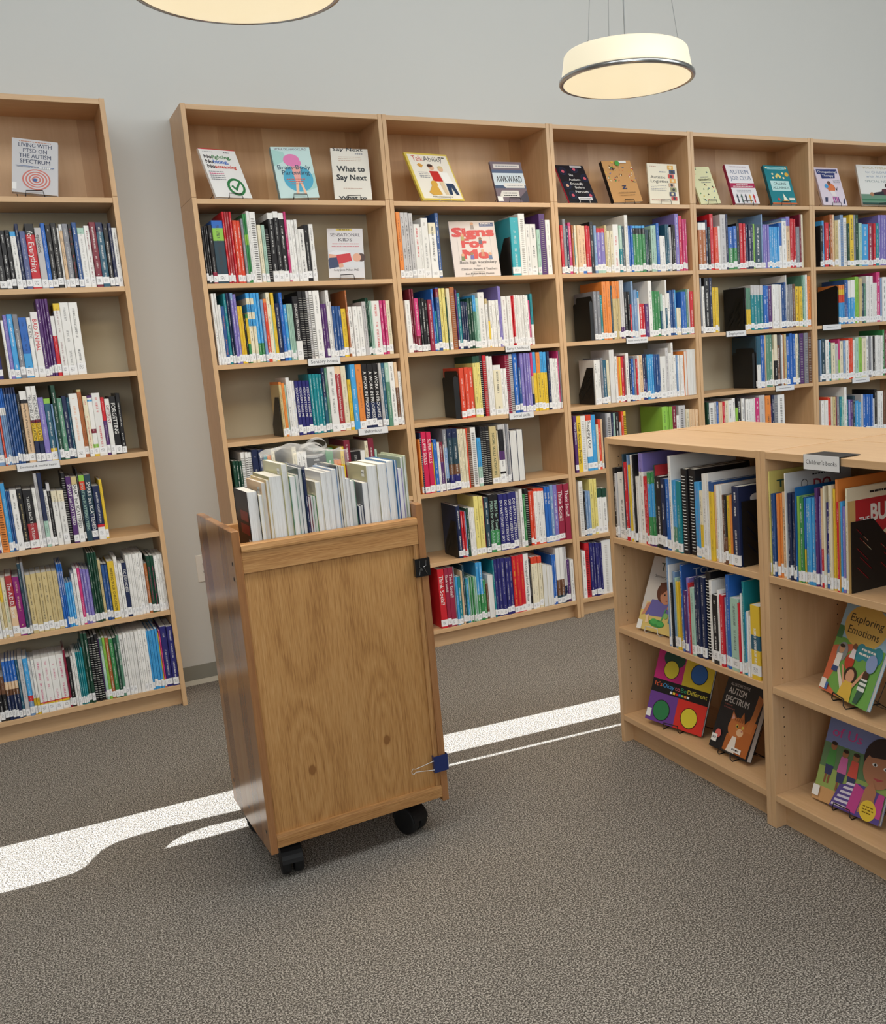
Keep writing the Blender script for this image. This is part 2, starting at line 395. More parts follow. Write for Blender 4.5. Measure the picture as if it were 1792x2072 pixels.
mb = MB(); mb.prism([(WALL_Y, 0), (WALL_Y - .02, 0), (WALL_Y - .006, .022), (WALL_Y, .022)], -.304, -.002, 'x'); l = mb.obj('base_lip', 'vinyl_lip', o)

# ------------------------------------------------------------------ shelving
ST = .0208; SH = .022
def case(name, M, W, D, H, shelves, label, group, joint=None, back='maple_back', full_back=False, holes=False):
    """open bookcase, front at local y=0, left edge at x=0"""
    t = empty(name, M, label, 'bookcase', group)
    hz = joint if joint else H
    for x0 in (0, W - ST):
        mb = MB(); mb.box(x0, x0 + ST, 0, D, 0, hz - (.0008 if joint else 0), bev=.0008); s = mb.obj('side_panel', 'maple_z', t)
        if joint:
            mb = MB(); mb.box(x0, x0 + ST, 0, D, joint + .0004, H, bev=.0008); mb.obj('upper_side_panel', 'maple_z', t)
        if holes:
            mb = MB(); xx = x0 + ST + .0002 if x0 == 0 else x0 - .0002
            for yy in (.045, D - .05):
                for k in range(31):
                    z = .17 + k * .032; o = len(mb.v)
                    if any(abs(z - q + .01) < .02 for q in shelves): continue
                    mb.v += [Vector((xx, yy + .0026 * math.cos(a * PI / 3), z + .0026 * math.sin(a * PI / 3))) for a in range(6)]; mb.face(range(o, o + 6))
            mb.obj('peg_hole_pattern', 'dark_plug', s)
    mb = MB(); mb.box(ST, W - ST, .0015, D - .004, H - SH - .002, H - .002, bev=.0008); mb.obj('top_panel', 'maple_x', t)
    for z in shelves:
        mb = MB(); mb.box(ST + .0003, W - ST - .0003, .0015, D - .008, z - SH, z, bev=.0008); mb.obj('shelf', 'maple_x', t)
    mb = MB(); mb.box(ST, W - ST, .042, .06, 0, shelves[0] - SH); mb.obj('kick_plate', 'maple_x', t)
    mb = MB(); zb = 0.0 if full_back else joint
    mb.box(ST, W - ST, D - .0075, D - .0015, zb, H - .024); mb.obj('back_panel', back, t)
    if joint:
        mb = MB(); mb.box(ST, W - ST, D - .0045, D - .0015, .09, joint - .03); mb.obj('lower_back_sheet', 'khaki_sheet', t)  # thin khaki sheet close to the wall, behind the lower shelves
    return t
SHZ = [.105, .470, .842, 1.213, 1.574, 1.943, 2.318]
PITCH = .9345; BH = 2.7255
GW = 'tall maple bookcases along the wall'
caps = ['tall maple bookcase standing alone on the near side of the wall outlet', 'tall maple bookcase directly behind the oak book cart', 'tall maple bookcase just beyond the cart, second of the joined run',
        'tall maple bookcase third in the joined run, low bookcase in front of its foot', 'tall maple bookcase fourth in the joined run', 'tall maple bookcase fifth in the joined run, farthest from the cart']
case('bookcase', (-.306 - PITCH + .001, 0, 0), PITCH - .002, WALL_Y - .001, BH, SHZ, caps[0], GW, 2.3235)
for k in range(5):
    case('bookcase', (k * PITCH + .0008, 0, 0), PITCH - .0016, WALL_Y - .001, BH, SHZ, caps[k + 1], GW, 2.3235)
LX, LY, LL, LD, LH = 1.0751, -1.6457, .8749, .3312, 1.2058
LSH = [.114, .472, .826]
def Mrot(x, y, a, z=0): return Matrix.Translation((x, y, z)) @ Matrix.Rotation(a, 4, 'Z')
GL = 'low maple bookcases standing back to back'
case('low_bookcase', Mrot(LX, LY - .0006, -PI / 2), LL - .0012, LD, LH, LSH, 'low maple bookcase facing the cart, end unit nearest the tall wall bookcases', GL, full_back=True, holes=True)
case('low_bookcase', Mrot(LX, LY - LL - .0006, -PI / 2), LL - .0012, LD, LH, LSH, "low maple bookcase facing the cart with the Children's books sign on top", GL, full_back=True, holes=True)
case('low_bookcase', Mrot(LX + 2 * LD + .001, LY - LL + .0006, PI / 2), LL - .0012, LD, LH, LSH, 'low maple bookcase facing away, its back to the end unit', GL, full_back=True)
case('low_bookcase', Mrot(LX + 2 * LD + .001, LY - 2 * LL + .0006, PI / 2), LL - .0012, LD, LH, LSH, "low maple bookcase facing away, its back to the unit under the Children's books sign", GL, full_back=True)

# ------------------------------------------------------------------ shelf signs
def sign(M, W, H, text, label, size=.5, illegible=0):
    t = empty('shelf_sign', M, label, 'sign', 'white paper signs clipped to shelf edges')
    mb = MB(); mb.box(-W / 2 - .002, W / 2, -.003, 0, -H / 2 - .002, H / 2 - .001); mb.obj('holder', 'black_steel', t)
    mb = MB(); mb.box(-W / 2, W / 2 - .001, -.0042, -.003, -H / 2, H / 2); mb.obj('card', 'white_card', t)
    mb = MB()
    if text:
        a, b = text_mesh(text)[2:]; s = min(H * size / .72, W * .86 / (b - a)); wd = (b - a) * s
        put_text(mb, text, lambda x, y: (-wd / 2 + x * s, -.0044, -.3 * s + y * s), C('3a3a40'))
    else:
        # a line of print too small to read: a row of short dashes
        rnd = random.Random(illegible); x = -W * .3
        while x < W * .3:
            d = rnd.uniform(.003, .009); o = len(mb.v)
            mb.v += [Vector(p) for p in ((x, -.0044, -.002), (x + d, -.0044, -.002), (x + d, -.0044, .002), (x, -.0044, .002))]; mb.face(range(o, o + 4), C('8a8a90')); x += d + .0015
    mb.obj('lettering', 'printed_cover', t, True)
    return t
def wsign(x, zi, text, label, W=.155, ill=0): sign(Matrix.Translation((x, .001, SHZ[zi] - .014)), W, .033, text, label, illegible=ill)
wsign(-.77, 3, 'Emotional & mental health', 'white Emotional & mental health sign on the freestanding bookcase', .165)
wsign(.523, 4, 'Sensory issues', 'white Sensory issues sign under spiral-bound books behind the cart', .16)
wsign(.735, 3, 'Behaviour', 'white Behaviour sign on the shelf right above the cart', .155)
wsign(1.585, 4, 'Early Childhood', 'white shelf sign above the purple books, beyond the cart', .15)
wsign(1.578, 3, 'Social skills', 'white Social skills sign on the bookcase beyond the cart', .15)
wsign(2.36, 4, 'Human sexuality & health', 'white shelf sign on the third bookcase of the joined run', .15)
wsign(3.09, 4, 'Employment', 'white shelf sign under the black slotted bookend, fourth joined bookcase', .155)
wsign(3.47, 3, '', 'white shelf sign below spiral-bound books, fourth joined bookcase', .155, 3)
wsign(3.885, 4, '', 'white shelf sign under the black bookend, fifth joined bookcase', .16, 4)
wsign(4.14, 3, '', 'white shelf sign below red and green books, fifth joined bookcase', .16, 5)
t = sign(Mrot(LX - .0005, -2.7785, -PI / 2, 1.187), .137, .042, "Children's books", "white Children's books sign with black flap on the low bookcase", .42)
mb = MB(); mb.box(-.0685, .0685, -.004, .075, .0188, .0204); mb.obj('flap', 'black_steel', t)

# ------------------------------------------------------------------ bookends
def bookend(M, label, D=.17, H=.215, style='round', lipw=.022, tab=True):
    """plate in the local y-z plane (x=0), foot on the shelf towards +x"""
    t = empty('bookend', M, label, 'bookend', 'black steel bookends')
    if style == 'slant':
        out = [(0, 0), (D, 0), (D, H * .28), (D * .38, H), (0, H)]; hol = []
        for k in range(6):
            for j in range(2):
                cx = .018 + j * D * .42 + (k % 2) * .012; cz = .03 + k * .027 + j * .0; L = .045
                x1, z1, x2, z2 = cx, cz + L * .9, cx + L, cz
                if x2 > D - .02 or z1 > H * .93 - max(0, cx + .02 - D * .38) * 1.25: continue
                hol.append([(x1, z1), (x1 + .003, z1 + .002), (x2 + .003, z2 + .002), (x2, z2)])
    else:
        r = .02; out = [(0, 0), (D, 0), (D, H * .82)]
        out += [(D - r + r * math.cos(a), H * .82 + r * math.sin(a) * .6) for a in (.5, 1.0, 1.57)]
        if tab: out += [(D - .035, H * .86)] + [(D - .035 - .012 + .012 * math.cos(a), H - .012 + .012 * math.sin(a)) for a in (0, .8, 1.57)]
        out += [(.02, H), (.006, H - .006), (0, H - .02)]; hol = []
    mb = MB()
    for x in (-.0013, .0013): mb.holed(out, hol, lambda p, x=x: (x, p[0], p[1]))
    n = len(out); o = len(mb.v); mb.v += [Vector((-.0013, *p)) for p in out] + [Vector((.0013, *p)) for p in out]
    for i in range(n): mb.face((o + i, o + (i + 1) % n, o + n + (i + 1) % n, o + n + i))
    mb.obj('plate', 'black_steel', t)
    if style != 'slant':
        mb = MB(); mb.prism([(-.0013, 0), (-lipw, .002), (-lipw, H * .86), (-lipw * .6, H * .9), (-.0013, H * .86)], -.003, -.0006, 'y'); mb.obj('front_flange', 'black_steel', t)
    mb = MB(); mb.box(-.0005, .0032, .01, D - .01, .0002, .0011); mb.obj('foot', 'black_steel', t)
def wend(x, zi, *a, **k): bookend(Matrix.Translation((x, .02, SHZ[zi] + .0006)), *a, **k)

# ------------------------------------------------------------------ pendant lamps
def pendant(name, x, y, z, label, R=.30):
    t = empty(name, (x, y, z), label, 'lamp', 'round opal pendant lamps')
    mb = MB(); mb.lathe([(R - .012, .016), (R - .014, .03), (R - .028, .112), (R - .036, .121), (R - .06, .124)], 96); mb.obj('shade', 'lit_opal_shade', t, smooth=True)
    mb = MB(); mb.lathe([(R * .15, -.010), (R * .6, -.008), (R - .03, -.0045), (R - .014, .002)], 96); mb.obj('diffuser', 'lit_diffuser', t, smooth=True)
    mb = MB(); mb.lathe([(R - .013, .0), (R - .004, -.001), (R, .004), (R, .013), (R - .004, .018), (R - .011, .018)], 96); mb.obj('rim', 'chrome', t, smooth=True)
    for k in range(3):
        a = 2 * PI * k / 3 + 3.4
        mb = MB(); p = (.235 * math.cos(a), .235 * math.sin(a)); mb.tube([(p[0], p[1], .12), (p[0] * .12, p[1] * .12, CEIL - z - .05)], .0016, 5); mb.lathe([(.004, .118), (.004, .135)], 8, (p[0], p[1], 0)); mb.obj('suspension_wire', 'cord_grey', t)
    mb = MB(); mb.tube([(0, 0, .12), (.008, 0, .6), (0, 0, CEIL - z - .02)], .0035, 6); mb.obj('cord', 'cord_grey', t)
    mb = MB(); mb.lathe([(.07, CEIL - z - .001), (.07, CEIL - z - .03), (.05, CEIL - z - .05)], 32); mb.obj('ceiling_canopy', 'chrome', t)
    d = bpy.data.lights.new('lamp_glow', 'AREA'); d.shape = 'DISK'; d.size = 2 * R - .06; d.energy = 14; d.color = (1, .82, .56)
    o = bpy.data.objects.new('lamp_glow', d); COL.objects.link(o); o.parent = t; o.location = (0, 0, -.02)
pendant('pendant_lamp', 1.7196, -.9757, 2.6791, 'round glowing pendant lamp with chrome rim, hung whole in view')
pendant('pendant_lamp', -.1218, -1.7415, 2.6115, 'round glowing pendant lamp above the cart, mostly cut off by the top edge')

# ------------------------------------------------------------------ wall outlet
t = empty('wall_outlet', (-.106, WALL_Y, .583), 'off-white duplex outlet on the wall beside the cart', 'outlet')
mb = MB(); mb.box(-.038, .038, -.006, 0, -.069, .069, bev=.0025); mb.obj('cover_plate', 'white_plastic', t)
for s in (-1, 1):
    mb = MB(); mb.lathe([(.0172, -.006), (.0172, -.0072), (.016, -.0076)], 28, (0, 0, s * .0195), 'y'); f = mb.obj('socket', 'white_plastic', t)
    mb = MB(); mb.box(-.008, -.0062, -.0079, -.0073, s * .0195 - .003, s * .0195 + .006); mb.box(.0062, .008, -.0079, -.0073, s * .0195 - .003, s * .0195 + .006); mb.lathe([(.0024, -.0073), (.0024, -.0079)], 10, (0, 0, s * .0195 - .008), 'y'); mb.obj('socket_slot_pattern', 'dark_plug', f)

# ------------------------------------------------------------------ the book cart
CA = .029; CW, CD, CH, CZ = .5876, .4775, 1.0981, .105; PT = .0225
MC = Mrot(-.3587, -1.9258, CA)
cart = empty('book_cart', MC, 'oak library book cart on black casters loaded with books, two binder clips on its edge', 'cart')
for s, x0 in ((0, 0), (1, CW - PT)):
    mb = MB(); mb.box(x0, x0 + PT, 0, CD, CZ, CH, bev=.002); p = mb.obj('side_panel', 'oak_staves', cart)
    mb = MB(); xx = -.0004 if s == 0 else CW + .0004
    for yy, zz in ((.028, 1.0), (.03, .955), (.03, .17), (CD * .5, .17), (CD - .04, .19)):
        o = len(mb.v); mb.v += [Vector((xx, yy + .0065 * math.cos(a * PI / 6), zz + .0065 * math.sin(a * PI / 6))) for a in range(12)]; mb.face(range(o, o + 12))
    mb.obj('screw_plug_pattern', 'dark_plug', p)
a, b = PT + .0003, CW - PT - .0003
mb = MB(); mb.box(a, b, .014, .026, .16, .972); mb.obj('front_panel', 'oak_panel', cart)
mb = MB(); mb.box(a, b, .002, .026, .971, 1.0335, bev=.001); mb.obj('top_rail', 'oak_x', cart)
mb = MB(); mb.prism([(-.004, 1.034), (-.005, 1.040), (-.002, 1.053), (.004, 1.056), (.03, 1.056), (.03, 1.034)], a, b, 'x'); mb.obj('ledge', 'oak_x', cart)
mb = MB(); mb.prism([(.001, .121), (.001, .152), (.004, .162), (.026, .162), (.026, .121)], a, b, 'x'); mb.obj('bottom_rail', 'oak_x', cart)
mb = MB(); mb.prism([(b, .013), (b - .017, .013), (b - .017, .006), (b - .012, .003), (b - .005, .003), (b - .004, .007), (b, .007)], .163, .9705, 'z'); mb.obj('edge_trim', 'oak_z', cart)
mb = MB(); mb.box(a, b, .027, CD - .03, .96, .98); mb.obj('shelf', 'oak_x', cart)
mb = MB(); mb.box(a, b, .027, CD - .03, .55, .57); mb.obj('shelf', 'oak_x', cart)
mb = MB(); mb.box(a, b, .027, CD - .002, .121, .145); mb.obj('bottom_board', 'oak_x', cart)
mb = MB(); mb.box(a, b, CD - .028, CD - .005, .98, 1.05, bev=.001); mb.obj('rear_rail', 'oak_x', cart)
for (cx, cy, an) in ((.072, .07, -.12), (.475, .075, .42), (.072, CD - .08, .6), (.5, CD - .08, 1.8)):
    Mc = Matrix.Translation((cx, cy, 0)) @ Matrix.Rotation(an, 4, 'Z')
    c = bpy.data.objects.new('caster', None); COL.objects.link(c); c.parent = cart; c.matrix_local = Mc
    for sx in (-1, 1):
        mb = MB(); mb.lathe([(.014, -.012), (.040, -.0145), (.046, -.012), (.047, 0), (.046, .012), (.040, .0145), (.014, .015)], 40, (sx * .0185, 0, .047), 'x'); mb.obj('wheel', 'rubber_black', c, smooth=True)
    mb = MB(); r = .0505
    pts = [(r * math.cos(q), .047 + r * math.sin(q)) for q in [PI * (.02 + .96 * i / 12) for i in range(13)]]; pts = [(0.02, .03)] + pts
    mb.prism(pts, -.031, .031, 'x'); mb.obj('hood', 'rubber_black', c)
    mb = MB(); mb.lathe([(.012, .085), (.012, .1045), (.03, .1046), (.03, .12)], 16); mb.obj('stem', 'rubber_black', c)

# binder clips on the cart's right edge
def clip(z, m, label, folded, s=1.0):
    t = empty('binder_clip', MC @ Matrix.Translation((CW - .0203, 0, z)), label, 'binder clip')
    h = .029 * s; g = .0212
    mb = MB()
    mb.prism([(-g, .0115), (-g - .002, .0115), (-g - .004, -.0075), (g + .004, -.0075), (g + .002, .034), (g, .034), (g + .002, -.0055), (-g - .002, -.0055)], -h, h, 'z')
    mb.obj('body', m, t)
    for sx in (-1, 1):
        if folded: pts = [(sx * .010, -.0095, h * .8), (sx * .012, -.010, h * .1), (sx * .004, -.0105, -.004), (sx * .004, -.0105, -h * .3), (sx * .010, -.010, -h * .1), (sx * .014, -.0095, -h * .8)] if sx < 0 else [(.012, -.0095, h * .8), (.010, -.010, h * .2), (.002, -.0105, .002), (.005, -.0105, -h * .25), (.013, -.010, -h * .75)]
        else:
            if sx > 0: pts = [(g + .005, -.007, h * .5), (g + .016, .02, .002), (g + .005, -.007, -h * .5)]
            else: pts = [(-g - .004, -.0085, h * .55), (-.09, -.0085, .006), (-.098, -.009, .010), (-.104, -.009, .003), (-.1035, -.009, -.005), (-.097, -.009, -.0095), (-.09, -.0085, -.004), (-g - .004, -.0085, -h * .55)]
        mb = MB(); mb.tube(pts, .0009 if folded else .0011, 6); mb.obj('wire_handle', 'chrome' if folded else 'steel_wire', t)
clip(.897, 'clip_black', 'large black binder clip high on the cart edge', True)
clip(.240, 'clip_blue', 'dark blue binder clip low on the cart edge, wire handle sticking out', False, .95)
